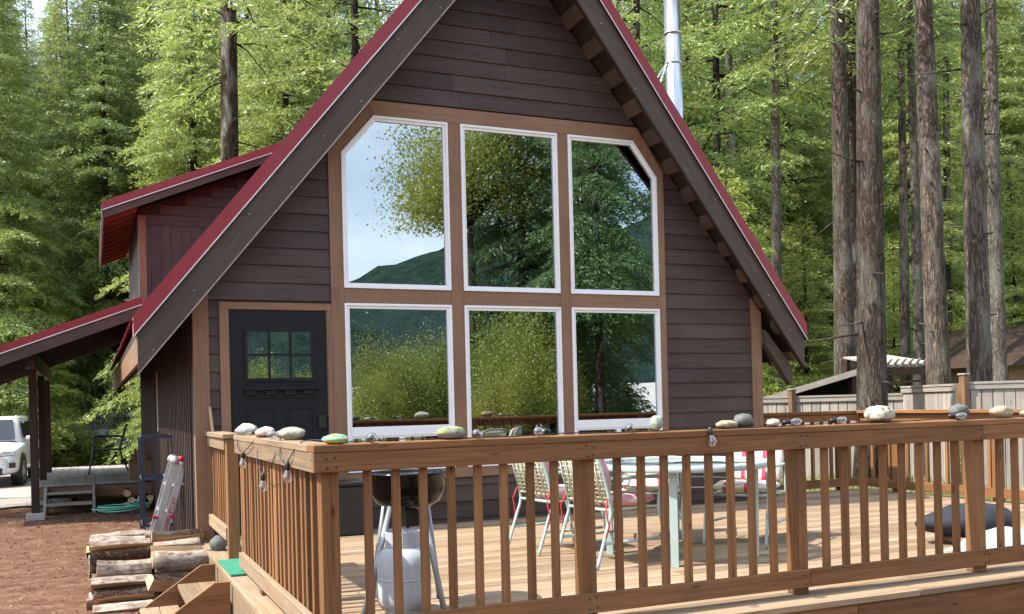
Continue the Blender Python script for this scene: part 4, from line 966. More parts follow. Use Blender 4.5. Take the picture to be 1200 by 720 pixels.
# ------------------------------------------------------------------ firewood pile
def log_mesh(kind, L, r, seed):
    rn = random.Random(seed); b = MB(); n = 12; segs = 5
    if kind == 'round': prof = [(r * (1 + rn.uniform(-.07, .07)) * math.cos(2 * math.pi * j / n), r * (1 + rn.uniform(-.07, .07)) * math.sin(2 * math.pi * j / n)) for j in range(n)]; nb = n
    else:
        half = kind == 'half'; a0_, a1_ = (0, 180) if half else (20, 130); k_ = 7
        prof = [(r * 1.25 * math.cos(rad(a0_ + (a1_ - a0_) * j / (k_ - 1))), r * 1.25 * math.sin(rad(a0_ + (a1_ - a0_) * j / (k_ - 1))) - r * .5) for j in range(k_)]
        if half: prof += [(-r * .5, -r * .55), (r * .4, -r * .45)]
        else: prof += [(-r * .1, -r * .9)]
        nb = k_ - 1
    n = len(prof); bend = rn.uniform(-.02, .02); vs_ = []
    for s_ in range(segs + 1):
        t = s_ / segs; k_ = 1 + .05 * math.sin(3 * t + seed)
        vs_ += [(-L / 2 + L * t, y * k_ + bend * math.sin(math.pi * t) + rn.uniform(-.003, .003), z * k_ + rn.uniform(-.003, .003)) for y, z in prof]
    bk, wd = [], []
    for s_ in range(segs):
        for j in range(n):
            f = (s_ * n + j, s_ * n + (j + 1) % n, (s_ + 1) * n + (j + 1) % n, (s_ + 1) * n + j); (bk if j < nb else wd).append(f)
    b.cur = 0; b.add(vs_, bk, kind == 'round'); o0 = len(b.v) - len(vs_)
    for f in wd: b.f.append(tuple(i + o0 for i in f)); b.m.append(1); b.sm.append(False)
    for cap in (tuple(range(n))[::-1], tuple(segs * n + j for j in range(n))): b.f.append(tuple(i + o0 for i in cap)); b.m.append(2); b.sm.append(False)
    # flip outward if needed handled by the renderer (double sided)
    return b
pile_bottom = -.42
FIRE = []
def add_log(x, y, z, kind, L, r, barkm, rot, label, seed):
    o = log_mesh(kind, L, r, seed).build('firewood_log', [barkm, 'split', 'logend'], None, (0, 0, 0)); o.location = (x, y, z); o.rotation_euler = rot; FIRE.append(o)
    return tag(o, label, 'log', 'firewood stacked beside the deck steps')
side = ['left', 'right']; tier = ['bottom', 'second', 'third', 'fourth', 'fifth', 'top']
seed = 100
hts = [-.385, -.29, -.195, -.10, -.005, .075]
kinds = ['half', 'round', 'split', 'round', 'half', 'split']
deco = ['grey-barked', 'whitish birch', 'cracked', 'peeling', 'weathered', 'chipped']
for ci, (cx, L) in enumerate(((-1.0, .46), (-.54, .40))):
    for ti, z in enumerate(hts):
        if ci == 1 and ti == 5: continue
        for di in range(4):
            y = -.92 + di * .155 + ti * .095 + R.uniform(-.02, .02)
            kd = kinds[(ti * 2 + di + ci * 3) % 6]; seed += 1
            bm_ = 'birch' if (seed % 3) else 'splitbark'
            if ci == 1 and di == 0 and ti < 3: continue
            rr_ = .070 + R.uniform(-.010, .014)
            what = {'round': 'round', 'half': 'half-split', 'split': 'wedge-split'}[kd]
            lab = f"{what} {'birch' if bm_ == 'birch' else 'brown-barked'} log, {tier[ti]} tier of the {side[ci]} stack, {['front', 'second', 'third', 'back'][di]} row"
            add_log(cx + R.uniform(-.035, .035), y, z + R.uniform(-.008, .008), kd, L * R.uniform(.9, 1.06), rr_, bm_, (R.choice([0, .5, 2.2, 3.0, -.6]) if kd != 'round' else R.uniform(0, 6), R.uniform(-.05, .05), R.uniform(-.06, .06)), lab, seed)
add_log(-.50, -.12, .075, 'split', .44, .07, 'splitbark', (.3, 0, .02), 'reddish split log on top of the right stack by the corner board', 301)
add_log(-.86, -.02, .085, 'round', .34, .055, 'birch', (0, .02, -.1), 'short round birch log lying on the top of the stacks', 302)
add_log(-.50, -.66, -.05, 'round', .50, .072, 'birch', (1, .03, .03), 'thick whitish log next to the round grey stone', 303)
add_log(-.57, -.98, -.21, 'split', .48, .075, 'splitbark', (.1, .22, .35), 'slanting split log propped behind the steps', 304)
rock('stone', 'st_grey', (-.215, -.70, -.012), (.15, .15, .14), 0, 'round grey stone at the end of the whitish log', 41, .15, None)

# ------------------------------------------------------------------ ladder
ld = empty('folding_ladder', (-.52, 1.3, -.26), 'silver folded ladder with red lettering leaning on the side wall', 'ladder')
la, lb = Vector((-.70, 1.08, gz(-.7, 1.1) + .002)), Vector((-.415, 1.08, .70)); ax_ = (lb - la).normalized(); nx_ = Vector((ax_.z, 0, -ax_.x))
for hi, off in enumerate((0, .082)):
    for yy in (1.08, 1.45):
        a = la + nx_ * off; e = lb + nx_ * off; a.y = e.y = yy
        b = MB(); b.bar(a, e, .030, .066, nx_); b.build('rail', 'alu', ld)
        b = MB(); b.lathe([(.001, -.018), (.045, -.017), (.052, 0), (.045, .017), (.001, .018)], (0, 0, 0), 20, Matrix.Translation(e) @ Matrix.Rotation(rad(90), 4, 'X')); b.build('hinge_disc', 'alu', ld)
        b = MB(); b.bar(a - ax_ * .002, a + ax_ * .05, .036, .074, nx_); b.build('foot', 'black', ld)
    for k_ in range(3):
        p = la + nx_ * off + ax_ * (.22 + k_ * .27); b = MB(); b.tube([(p.x, 1.09, p.z), (p.x, 1.44, p.z)], .014, 10); b.build('rung', 'alu', ld)
e = lb + nx_ * .05 + ax_ * .03
b = MB(); b.lathe([(.001, -.024), (.026, -.022), (.028, -.018), (.028, .0)], (0, 0, 0), 18, Matrix.Translation(e + Vector((0, -.012, 0))) @ Matrix.Rotation(rad(-90), 4, 'X')); b.build('lock_knob', 'redprint', ld)
for off, t in ((-.03, .74), (.10, .70)):
    p = la + nx_ * off + ax_ * ((lb - la).length * t + .1); b = MB(); b.bar(p - nx_ * .045, p + nx_ * .045, .05, .02); b.build('lock_tab', 'alu', ld)
for off, t in ((-.04, .42), (.12, .46)):
    p = la + nx_ * off + ax_ * ((lb - la).length * t); b = MB(); b.bar(p - nx_ * .025, p + nx_ * .025, .04, .03); b.build('grip', 'redprint', ld)
cu = bpy.data.curves.new('lettering', 'FONT'); cu.body = 'LITTLE GIANT'; cu.size = .054; cu.extrude = .0008; cu.align_y = 'CENTER'; cu.offset = .0012; cu.space_character = 1.02
tx = bpy.data.objects.new('lettering', cu); col.objects.link(tx); dg = bpy.context.evaluated_depsgraph_get(); dg.update(); me = bpy.data.meshes.new_from_object(tx.evaluated_get(dg)); bpy.data.objects.remove(tx)
me.materials.clear(); me.materials.append(M_['redprint'])
o = bpy.data.objects.new('lettering', me); col.objects.link(o); o.parent = ld
p = la + nx_ * .082 + ax_ * .66; xd, yd = -ax_, nx_; zd = xd.cross(yd); p.y = 1.08 - .0335
p.y = 1.08 - .0165
o.matrix_local = Matrix.Translation(Vector((p.x, p.y, p.z)) - wloc(ld)) @ Matrix(((xd.x, yd.x, zd.x, 0), (xd.y, yd.y, zd.y, 0), (xd.z, yd.z, zd.z, 0), (0, 0, 0, 1)))

# ------------------------------------------------------------------ steel rack
rk = empty('steel_rack', (-.47, 2.9, -.25), 'blue-grey steel rack standing against the side wall', 'rack')
for x in (-.66, -.325):
    for y in (2.6, 3.2):
        b = MB(); b.box((x - .018, y - .003, -.27), (x + .018, y + .003, .93)); b.box((x - .018, y - .018, -.27), (x - .013, y + .018, .93)); b.build('upright', 'blue', rk)
for z in (.90, .42, -.12):
    b = MB()
    for y in (2.6, 3.2): b.box((-.66, y - .02, z), (-.325, y + .02, z + .035))
    for x in (-.66, -.325): b.box((x - .012, 2.6, z + .001), (x + .012, 3.2, z + .034))
    b.build('shelf_frame', 'blue', rk)
b = MB(); b.bar((-.66, 2.59, -.10), (-.5, 2.59, .05), .006, .03); b.build('brace', 'blue', rk)

# ------------------------------------------------------------------ side deck with steps, crate, chair, hose
SZ = .155
sdk = empty('side_deck', (-1.3, 9, -.25), 'grey plank porch floor beside the long cabin wall', 'deck')
x = -2.0; k = 0
while x < HL - .16:
    part('deck_board', (x, 6.93 + R.uniform(-.01, .01), SZ - .036), (x + .137, 12.2, SZ + R.uniform(-.001, .001)), 'greyY' if True else 'deckY', sdk, .003); x += .1415
part('rim_board', (-2.0, 6.97, SZ - .22), (-.32, 7.008, SZ - .037), 'rawX', sdk); part('rim_board', (-2.0, 7.01, SZ - .22), (-1.965, 12.2, SZ - .037), 'rawY', sdk)
for y in (7.5, 9.5, 11.5): part('joist', (-1.96, y, SZ - .18), (-.33, y + .04, SZ - .0375), 'brownX', sdk)
for x in (-1.5, -.75): part('support_block', (x, 7.3, gz(x, 7.3) - .05), (x + .09, 7.39, SZ - .0375), 'brownZ', sdk)
ss = empty('porch_steps', (-1.55, 6.6, -.25), 'small two-tread wooden steps up to the porch floor', 'steps')
for x in (-1.86, -1.20):
    b = MB(); b.prism([(x, 6.96, SZ - .06), (x, 6.96, -.28), (x, 6.38, -.28), (x, 6.38, -.14), (x, 6.84, SZ - .03)], (.04, 0, 0)); b.build('stringer', 'greyY', ss)
for y, z in ((6.68, .045), (6.40, -.10)): part('tread', (-1.818, y, z - .036), (-1.202, y + .27, z), 'greyX', ss)
kr = empty('kindling_crate', (-.45, 7.25, SZ), 'wooden crate filled with kindling on the porch floor edge', 'crate')
cx0, cx1, cy0, cy1 = -.66, -.31, 7.03, 7.40
for (a, c_) in (((cx0, cy0, SZ + .001), (cx1, cy0 + .02, SZ + .30)), ((cx0, cy1 - .02, SZ + .001), (cx1, cy1, SZ + .30)), ((cx0, cy0 + .021, SZ + .001), (cx0 + .02, cy1 - .021, SZ + .30)), ((cx1 - .02, cy0 + .021, SZ + .001), (cx1, cy1 - .021, SZ + .30)), ((cx0 + .021, cy0 + .021, SZ + .001), (cx1 - .021, cy1 - .021, SZ + .02))): part('panel', a, c_, 'rawX', kr)
for i in range(22):
    x, y = R.uniform(cx0 + .05, cx1 - .05), R.uniform(cy0 + .05, cy1 - .05); h = R.uniform(.34, .50)
    b = MB(); b.bar((x, y, SZ + .03), (x + R.uniform(-.05, .05), y + R.uniform(-.05, .05), SZ + h), .03, .025); b.build('kindling_stick', 'rawZ', kr)
for i in range(7):
    o = log_mesh('split' if i % 2 else 'round', .34, .055, 400 + i).build('firewood_log', ['splitbark', 'split', 'logend'], None, (0, 0, 0)); o.location = (-.72 + .13 * (i % 3) + .06 * (i // 3 % 2), 6.45, gz(-.6, 6.4) + .05 + .1 * (i // 3)); o.rotation_euler = (R.uniform(0, 6), 0, rad(90)); tag(o, 'split log in the small heap under the porch edge', 'log', 'small log heap under the porch edge')
# porch chair
pc = empty('porch_chair', (-.95, 8.6, SZ), 'dark metal armchair on the porch facing left', 'chair'); q0 = Vector((-.93, 9.3, SZ))
def T(x, y, z): return q0 + Vector((x, y, z))
for sy in (-.26, .26):
    b = MB(); b.tube(smooth_path([T(-.32, sy, 0), T(-.24, sy, .42), T(-.22, sy, .60), T(-.18, sy, .65), T(.22, sy, .65)], 4), .014, 7); b.build('arm_frame', 'black', pc)
    b = MB(); b.tube(smooth_path([T(.34, sy, 0), T(.22, sy, .30), T(.20, sy, .45), T(.26, sy, .68), T(.32, sy, .86)], 4), .014, 7); b.build('leg', 'black', pc)
b = MB(); b.box(T(-.25, -.26, .41), T(.24, .26, .435)); b.build('seat', 'black', pc)
b = MB()
for i in range(5): z = .48 + i * .08; x = .215 + max(0, z - .45) * .27; b.box(T(x - .008, -.25, z), T(x + .008, .25, z + .035))
b.build('backrest_slats', 'black', pc)
hs = MB(); pts = []
hc = Vector((-.82, 6.15, 0))
for i in range(150):
    a = i * .26; rr_ = .26 + .05 * math.sin(a * .37) + .03 * math.sin(a * 1.7); pts.append((hc.x + rr_ * 1.15 * math.cos(a) + .04 * math.sin(a * .21), hc.y + rr_ * math.sin(a), gz(hc.x, hc.y) + .03 + .012 * (i / 26) + .07 * max(0, math.sin(a * .45)) * max(0, math.cos(a))))
hs.tube(pts, .012, 7); tag(hs.build('garden_hose', 'hose'), 'coiled pale green garden hose on the dirt by the porch', 'hose')

# ------------------------------------------------------------------ vehicles
def make_car(name, label, paint, group=None):
    o = empty(name, (0, 0, 0), label, 'car', group)          # faces -Y, width along X, length 4.9, on z=0
    # lofted body: stations along y
    st_ = [(-2.42, .72, .34, .70, .72), (-2.30, .88, .26, .86, .80), (-1.95, .95, .24, .98, .86), (-1.2, .965, .24, 1.04, .90), (-.75, .97, .24, 1.08, .92), (.3, .97, .24, 1.10, .93), (1.6, .965, .24, 1.12, .93), (2.25, .93, .28, 1.12, .90), (2.42, .84, .40, 1.02, .78)]
    b = MB(); vs_ = []; n = 10
    for y, wd, zb, zt, tw in st_:
        pr2 = [(-wd * .92, zb), (-wd, zb + .16), (-wd * 1.0, (zb + zt) / 2), (-wd * .985, zt - .1), (-tw * .96, zt), (tw * .96, zt), (wd * .985, zt - .1), (wd, (zb + zt) / 2), (wd, zb + .16), (wd * .92, zb)]
        vs_ += [(x, y, z) for x, z in pr2]
    fs = [(i * n + j, i * n + (j + 1) % n, (i + 1) * n + (j + 1) % n, (i + 1) * n + j) for i in range(len(st_) - 1) for j in range(n)]
    fs += [tuple(range(n)), tuple((len(st_) - 1) * n + j for j in range(n))[::-1]]
    b.add(vs_, fs, True); bo = b.build('body', paint, o, (0, 0, 0)); bo.modifiers.new('sub', 'SUBSURF').render_levels = 2
    b = MB(); gs = [(-.95, .80, 1.06, .80, 1.07), (-.30, .86, 1.09, .68, 1.60), (.2, .88, 1.09, .70, 1.70), (1.5, .87, 1.10, .69, 1.68), (2.05, .84, 1.10, .66, 1.56), (2.36, .80, 1.08, .76, 1.10)]
    vs_ = []
    for y, wb, zb, wt, zt in gs: vs_ += [(-wb, y, zb - .04), (-wt, y, zt - .04), (-wt * .9, y, zt), (wt * .9, y, zt), (wt, y, zt - .04), (wb, y, zb - .04)]
    n = 6; fs = [(i * n + j, i * n + j + 1, (i + 1) * n + j + 1, (i + 1) * n + j) for i in range(len(gs) - 1) for j in range(n - 1)]
    b.add(vs_, fs, True); b.build('cabin_shell', paint, o)
    b = MB(); b.add([(-.72, -.945, 1.10), (.72, -.945, 1.10), (.60, -.335, 1.585), (-.60, -.335, 1.585)], [(0, 1, 2, 3)], False); b.v = [v + Vector((0, -.022, .03)) for v in b.v]; b.build('windscreen', 'carglass', o)
    for sx in (-1, 1):
        b = MB(); pts = [(sx * .868, -.62, 1.14), (sx * .872, 1.9, 1.15), (sx * .71, 1.72, 1.56), (sx * .715, -.12, 1.56)]; b.add(pts, [(0, 1, 2, 3)], False); b.v = [v + Vector((sx * .012, 0, 0)) for v in b.v]; b.build('side_window', 'carglass', o)
        b = MB(); b.tube([(sx * .62, -.1, 1.66), (sx * .64, .1, 1.74), (sx * .64, 1.6, 1.73), (sx * .62, 1.8, 1.66)], .02, 7); b.build('roof_rail', 'steel', o)
        b = MB(); b.prism([(sx * .50, -2.44, .74), (sx * .88, -2.30, .76), (sx * .90, -2.22, .88), (sx * .62, -2.40, .86)], (0, .10, 0)); b.build('headlight', 'bulb', o)
        b = MB(); b.prism([(sx * .52, -2.415, .755), (sx * .86, -2.285, .77), (sx * .87, -2.22, .85), (sx * .62, -2.37, .845)], (0, .06, 0)); b.build('reflector', 'chrome', o)
        b = MB(); b.box((sx * .75 - .14, -2.39, .46), (sx * .75 + .14, -2.25, .58)); b.build('fog_light_recess', 'black', o)
        b = MB(); b.lathe([(.01, -.05), (.06, -.05), (.09, 0), (.07, .05), (.01, .05)], (0, 0, 0), 14, Matrix.Translation((sx * 1.02, -.62, 1.14)) @ Matrix.Scale(1.2, 4, Vector((1, 0, 0)))); b.build('mirror', paint, o)
        for y in (-1.52, 1.42):
            m = Matrix.Translation((sx * .86, y, .36)) @ Matrix.Rotation(rad(90), 4, 'Y')
            b = MB(); b.lathe([(.20, -.11), (.33, -.115), (.36, -.08), (.36, .08), (.33, .115), (.20, .11)], (0, 0, 0), 28, m); wh = b.build('wheel', 'rubber', o)
            b = MB(); b.lathe([(.02, -.118), (.07, -.116), (.21, -.10), (.235, -.118), (.24, -.09), (.24, .09), (.235, .118), (.21, .10), (.07, .116), (.02, .118)], (0, 0, 0), 20, m); b.build('rim', 'alu', wh)
            b = MB(); b.lathe([(.37, -.13), (.43, -.13), (.44, .0), (.43, .13), (.37, .13), (.37, -.13)], (0, 0, 0), 24, m); b.build('wheel_arch', 'black', o)
    b = MB(); b.prism([(-.42, -2.47, .62), (.42, -2.47, .62), (.48, -2.45, .76), (.40, -2.43, .88), (-.40, -2.43, .88), (-.48, -2.45, .76)], (0, .08, 0)); gr = b.build('grille', 'black', o)
    b = MB(); b.tube([(-.42, -2.475, .62), (.42, -2.475, .62), (.49, -2.455, .76), (.40, -2.435, .88), (-.40, -2.435, .88), (-.49, -2.455, .76)], .014, 6, closed=True); b.tube([(-.47, -2.47, .76), (.47, -2.47, .76)], .016, 6); b.build('grille_surround', 'chrome', gr)
    b = MB(); b.lathe([(.01, -.01), (.09, -.01), (.09, .01), (.01, .01)], (0, 0, 0), 20, Matrix.Translation((0, -2.49, .76)) @ Matrix.Rotation(rad(90), 4, 'X') @ Matrix.Scale(.6, 4, Vector((0, 1, 0)))); b.build('badge', 'chrome', gr)
    b = MB(); b.box((-.62, -2.44, .30), (.62, -2.2, .46)); b.build('bumper_intake', 'black', o)
    return o
car = make_car('parked_car', 'white SUV parked on the driveway at the left edge', 'carpaint')
cp = onY(37, 560, 17.0); car.location = (cp.x - 1.06, 19.2, gz(-3.5, 18) + .03); car.rotation_euler = (0, 0, rad(-4))
car2 = copy_tree(car); car2['label'] = 'pale vehicle half hidden by foliage beyond the road'; p = onD(158, 505, 36.5); car2.location = (p.x + .3, p.y, gz(p.x, p.y) + .05); car2.rotation_euler = (0, 0, rad(86))

# ------------------------------------------------------------------ fence, shed on the right
def fence(a, b_, ztop, zb, label, postat=()):
    a, b_ = Vector(a), Vector(b_); d = (b_ - a); L = d.length; d.normalize(); ang = math.atan2(d.y, d.x)
    o = empty('board_fence', (a.x, a.y, zb), label, 'fence', 'weathered board fence runs'); n = int(L / .145)
    me = mesh_box('fence_board', (-.069, -.01, 0), (.069, .01, ztop - .06 - zb), 'greyZ', .002)
    for i in range(n):
        p = a + d * ((i + .5) * L / n); shared('fence_board', me, o, (p.x, p.y, zb + R.uniform(-.008, .008)), (0, 0, ang))
    mid = (a + b_) / 2; me2 = mesh_box('fence_cap', (-L / 2, -.045, 0), (L / 2, .045, .035), 'greyX', .003); shared('fence_cap', me2, o, (mid.x, mid.y, ztop - .035), (0, 0, ang))
    me3 = mesh_box('fence_rail', (-L / 2, -.035, -.075), (L / 2, -.0115, 0), 'greyX', .003); shared('fence_rail', me3, o, (mid.x, mid.y, ztop - .037), (0, 0, ang))
    for t in postat:
        p = a + d * (L * t); me4 = mesh_box('post', (-.05, -.05, 0), (.05, .05, ztop + .10 - zb), 'rawZ', .004); shared('post', me4, o, (p.x, p.y - .09, zb)); me5 = mesh_box('post_cap', (-.065, -.065, 0), (.065, .065, .03), 'greyX', .006); shared('post_cap', me5, o, (p.x, p.y - .09, ztop + .1005))
f0, f1, f2, f3 = onD(880, 470, 17.6), onD(1058, 459, 16.6), onD(1120, 455, 14.6), onD(1300, 452, 14.0)
fence((f0.x, f0.y, 0), (f1.x, f1.y, 0), 1.22, -.45, 'bleached board fence run low behind the trunk beside the house', (.26,))
fence((f1.x, f1.y, 0), (f2.x, f2.y, 0), 1.34, -.45, 'weathered board fence run between big trunk and capped post', ())
fence((f2.x + .07, f2.y, 0), (f3.x, f3.y, 0), 1.36, -.45, 'weathered grey board fence run at the right picture edge', (0.0,))
sh = empty('wood_shed', (12, 6, -.4), 'low open shed with sloping dark roof behind the fence', 'shed')
sa, sb_, sc_, sdv = onD(888, 468, 18.6), onD(1020, 428, 18.0), onD(1020, 425, 22), onD(890, 440, 22)
dn = Vector((0, 0, -1)); A, B_ = sa, sb_; back = Vector((.9, 3.2, -.45))
b = MB(); b.prism([A, B_, B_ + back, A + back], (0, 0, -.05)); b.build('roof', 'shedroof_shade', sh)
b = MB(); b.bar(A + Vector((0, -.03, -.05)), B_ + Vector((0, -.03, -.05)), .03, .11); b.build('roof_edge', 'greyX', sh)
b = MB(); b.bar(A + back * .5 + Vector((0, 0, -.11)), B_ + back * .5 + Vector((0, 0, -.11)), .08, .12); b.build('beam', 'rawX', sh)
for t in (.1, .9):
    for q in (.08, .9):
        p = A.lerp(B_, t) + back * q; part('post', (p.x - .05, p.y - .05, -.55), (p.x + .05, p.y + .05, p.z - .055), 'brownZ', sh)
bk = back * .22
b = MB(); b.prism([(A + bk).xy.to_3d() + Vector((0, 0, -.5)), (B_ + bk).xy.to_3d() + Vector((0, 0, -.5)), B_ + bk + Vector((0, 0, -.06)), A + bk + Vector((0, 0, -.06))], (.02, .05, 0)); b.build('shade_fill', 'shedroof_shade', sh)  # added dark sheet standing in for the shade under the roof edge
b = MB(); b.prism([(A + back).xy.to_3d() + Vector((0, 0, -.5)), (B_ + back).xy.to_3d() + Vector((0, 0, -.5)), B_ + back + Vector((0, 0, -.06)), A + back + Vector((0, 0, -.06))], (.02, .05, 0)); b.build('back_boards', 'shedroof_shade', sh)  # back wall coloured near-black to paint in the shaded interior
# a second lean-to with scalloped roof edge
l2 = empty('lean_to', (13, 7, -.4), 'small lean-to with pale notched roof edge between the trunks', 'shed')
A, B_ = onD(1038, 428, 19.0), onD(1098, 425, 19.0); back = Vector((1.3, 2.6, .3))
b = MB(); b.prism([A, B_, B_ + back, A + back], (0, 0, -.04)); b.build('roof', 'greyX', l2)
for i in range(7):
    p = A.lerp(B_, (i + .5) / 7); b = MB(); b.prism([p + Vector((-.10, -.02, .02)), p + Vector((.02, -.02, .11)), p + Vector((.08, -.02, .11)), p + Vector((-.02, -.02, .02)), p + Vector((.08, -.02, -.06)), p + Vector((.0, -.02, -.06))], (0, .015, 0)); b.build('notch', 'greyX', l2)
b = MB(); b.bar(A + Vector((0, 0, -.14)), B_ + Vector((0, 0, -.14)), .05, .14); b.bar(A + Vector((0, 0, -.36)) , B_ + Vector((0, 0, -.33)), .05, .05); b.build('beam', 'brownX', l2)
b = MB(); b.bar(A + Vector((0, .1, -.62)), B_ + Vector((0, .1, -.62)), .05, .16); b.build('rail', 'rawX', l2)
for t in (.02, .98):
    p = A.lerp(B_, t); part('post', (p.x - .05, p.y - .02, -.55), (p.x + .05, p.y + .07, p.z - .045), 'brownZ', l2)
    part('post', (p.x + back.x * .9 - .05, p.y + back.y * .9 - .02, -.55), (p.x + back.x * .9 + .05, p.y + back.y * .9 + .07, p.z + back.z * .9 - .045), 'brownZ', l2)
# small building far right
hb = empty('far_cabin', (20, 9, -.4), 'brown wooden outbuilding behind the trunks at the right edge', 'shed'); p = onD(1196, 430, 24)
part('wall', (p.x - .4, p.y, -.55), (p.x + 3.4, p.y + 3, 1.9), 'rawX', hb)
b = MB(); b.prism([(p.x - .7, p.y - .3, 1.85), (p.x + 3.7, p.y - .3, 1.85), (p.x + 1.5, p.y - .3, 3.0)], (0, 3.6, 0)); b.build('roof', 'brownY', hb)

# ------------------------------------------------------------------ trees
def leaf_mesh(name, base, tip, width, mats, rn, extra=None):
    """base, tip arrays (n,3); flat diamond blades"""
    n = len(base); d = tip - base; ln = np.linalg.norm(d, axis=1, keepdims=True); dn = d / np.maximum(ln, 1e-6)
    rv = rn.normal(size=(n, 3)); rv[:, 2] *= .6; sd_ = np.cross(dn, rv); sd_ /= np.maximum(np.linalg.norm(sd_, axis=1, keepdims=True), 1e-6)
    mid = base + d * .45; wv = sd_ * (width.reshape(-1, 1) / 2)
    v = np.stack([base, mid + wv, tip, mid - wv], 1).reshape(-1, 3)
    me = bpy.data.meshes.new(name); me.vertices.add(n * 4); me.vertices.foreach_set('co', v.astype(np.float32).ravel())
    me.loops.add(n * 4); me.loops.foreach_set('vertex_index', np.arange(n * 4, dtype=np.int32)); me.polygons.add(n)
    me.polygons.foreach_set('loop_start', np.arange(0, n * 4, 4, dtype=np.int32)); me.polygons.foreach_set('loop_total', np.full(n, 4, np.int32))
    for m in mats: me.materials.append(M_[m])
    me.update(calc_edges=True); return me
def conifer(seed, H, cb, rmax, r0, dens=1.0, droop=.55, whorl=.5, nper=5, leaf=.19, mat='fir', barkm='bark', top_taper=.85, sparse_low=0., lean=(0, 0), stubs=0):
    rn = np.random.RandomState(seed); B, Tp, Wd = [], [], []; tr = MB()
    nseg = 22; pts = [(lean[0] * (t ** 1.4) + .05 * math.sin(5 * t + seed), lean[1] * t + .05 * math.cos(4 * t + seed), H * t) for t in np.linspace(0, 1, nseg)]
    rs = [r0 * (1 - .93 * t) * (1 + .35 * math.exp(-t * H / .45)) * (1 + rn.uniform(-.03, .03)) for t in np.linspace(0, 1, nseg)]
    tr.tube(pts, rs, 14); z = cb
    for q_ in range(stubs):
        zz_ = rn.uniform(1.2, cb); t_ = zz_ / H; i_ = min(nseg - 2, int(t_ * (nseg - 1))); f_ = t_ * (nseg - 1) - i_; c_ = np.array(pts[i_]) * (1 - f_) + np.array(pts[i_ + 1]) * f_; a_ = rn.uniform(0, 6.28); l_ = r0 + rn.choice([.06, .1, .2, .5, 1.2], p=[.35, .3, .2, .1, .05]); d_ = np.array([math.cos(a_), math.sin(a_), rn.uniform(-.3, .3)]); tr.tube([c_ + d_ * r0 * .6, c_ + d_ * l_], [.022, .008], 5)
    def axis_at(z): t = z / H; i = min(nseg - 2, int(t * (nseg - 1))); f = t * (nseg - 1) - i; return np.array(pts[i]) * (1 - f) + np.array(pts[i + 1]) * f
    while z < H - .3:
        t = (z - cb) / (H - cb); R_ = rmax * (1 - t) ** top_taper * min(1, .55 + t * 3.5) + .25
        for k_ in range(nper):
            if rn.rand() < sparse_low * (1 - t): continue
            az = rn.uniform(0, 2 * math.pi); L = R_ * rn.uniform(.7, 1.12); p0 = axis_at(z) + np.array([0, 0, rn.uniform(-.2, .2)])
            up = rn.uniform(.05, .35) * (1 - droop) + .25 * t; dr = droop * rn.uniform(.6, 1.2) * (1 - .6 * t)
            ca, sa_ = math.cos(az), math.sin(az); out = np.array([ca, sa_, 0]); lat = np.array([-sa_, ca, 0])
            ax = lambda s: p0 + out * (L * s) + np.array([0, 0, L * (up * s - dr * s * s)])
            tr.tube([ax(s) for s in (0, .35, .7, 1.0)], [.035 * L / 3 + .006, .022 * L / 3 + .004, .012, .004], 3, False)
            nt_ = max(4, int(13 * dens * L / 2.5))
            for i in range(nt_):
                s = .12 + .86 * (i + rn.uniform(0, 1)) / nt_; pb = ax(s)
                for sg in (-1, 1):
                    tl = L * (.36 * (1 - s) + .10) * rn.uniform(.7, 1.2) + .12; fwd = rn.uniform(.35, .8)
                    dv = out * fwd + lat * sg * rn.uniform(.7, 1.0) + np.array([0, 0, -rn.uniform(.05, .5) * (droop + .25)]); dv /= np.linalg.norm(dv)
                    nl = max(3, int(tl / (leaf * .31))); u = (np.arange(nl) + rn.uniform(0, 1, nl)) / nl
                    q = pb + np.outer(u * tl, dv); q[:, 2] -= (u * tl) ** 2 * .45 * (droop + .1)
                    q += rn.normal(scale=.03, size=q.shape)
                    ld_ = dv + rn.normal(scale=.42, size=q.shape) + np.array([0, 0, -.25 * (droop + .3)]); ld_ /= np.linalg.norm(ld_, axis=1, keepdims=True)
                    ll = leaf * rn.uniform(.65, 1.3, (nl, 1)); B.append(q); Tp.append(q + ld_ * ll); Wd.append(ll[:, 0] * rn.uniform(.17, .28, nl))
        z += whorl * rn.uniform(.7, 1.3) * (1 - .35 * t)
    crown = leaf_mesh('crown', np.concatenate(B), np.concatenate(Tp), np.concatenate(Wd), [mat], rn)
    root = bpy.data.objects.new('fir_tree', None); col.objects.link(root); WL[root.name] = Vector()
    to = tr.build('trunk', barkm, root, (0, 0, 0)); co = bpy.data.objects.new('crown', crown); col.objects.link(co); co.parent = root
    return root
def place(proto, used, p, rz, sc, label, group, name='fir_tree', mat=None):
    o = proto if not used else copy_tree(proto)
    o.location = p; o.rotation_euler = (0, 0, rz); o.scale = (sc, sc, sc * R.uniform(.95, 1.06)); tag(o, label, 'tree', group); return o
protos = {}
def use(key): u = protos[key][1]; protos[key][1] = True; return protos[key][0], u
def proto(key, *a, **k_): protos[key] = [conifer(*a, **k_), False]
proto('dense1', 11, 21, .6, 3.7, .24, 1.6, .6, .40, 6, .135, 'fir', 'barkdark')
proto('dense2', 12, 24, 1.2, 4.3, .26, 1.5, .85, .43, 6, .145, 'fir', 'barkdark')
proto('dark1', 13, 25, 1.5, 4.0, .28, 1.3, .7, .47, 6, .16, 'firdark', 'barkdark')
proto('young', 14, 9, .2, 2.3, .10, 1.6, .4, .31, 6, .115, 'lime', 'barkdark')
proto('sparse', 15, 24, 3.5, 3.2, .25, 1.3, .5, .62, 4, .14, 'fir', 'bark', .6, .45)
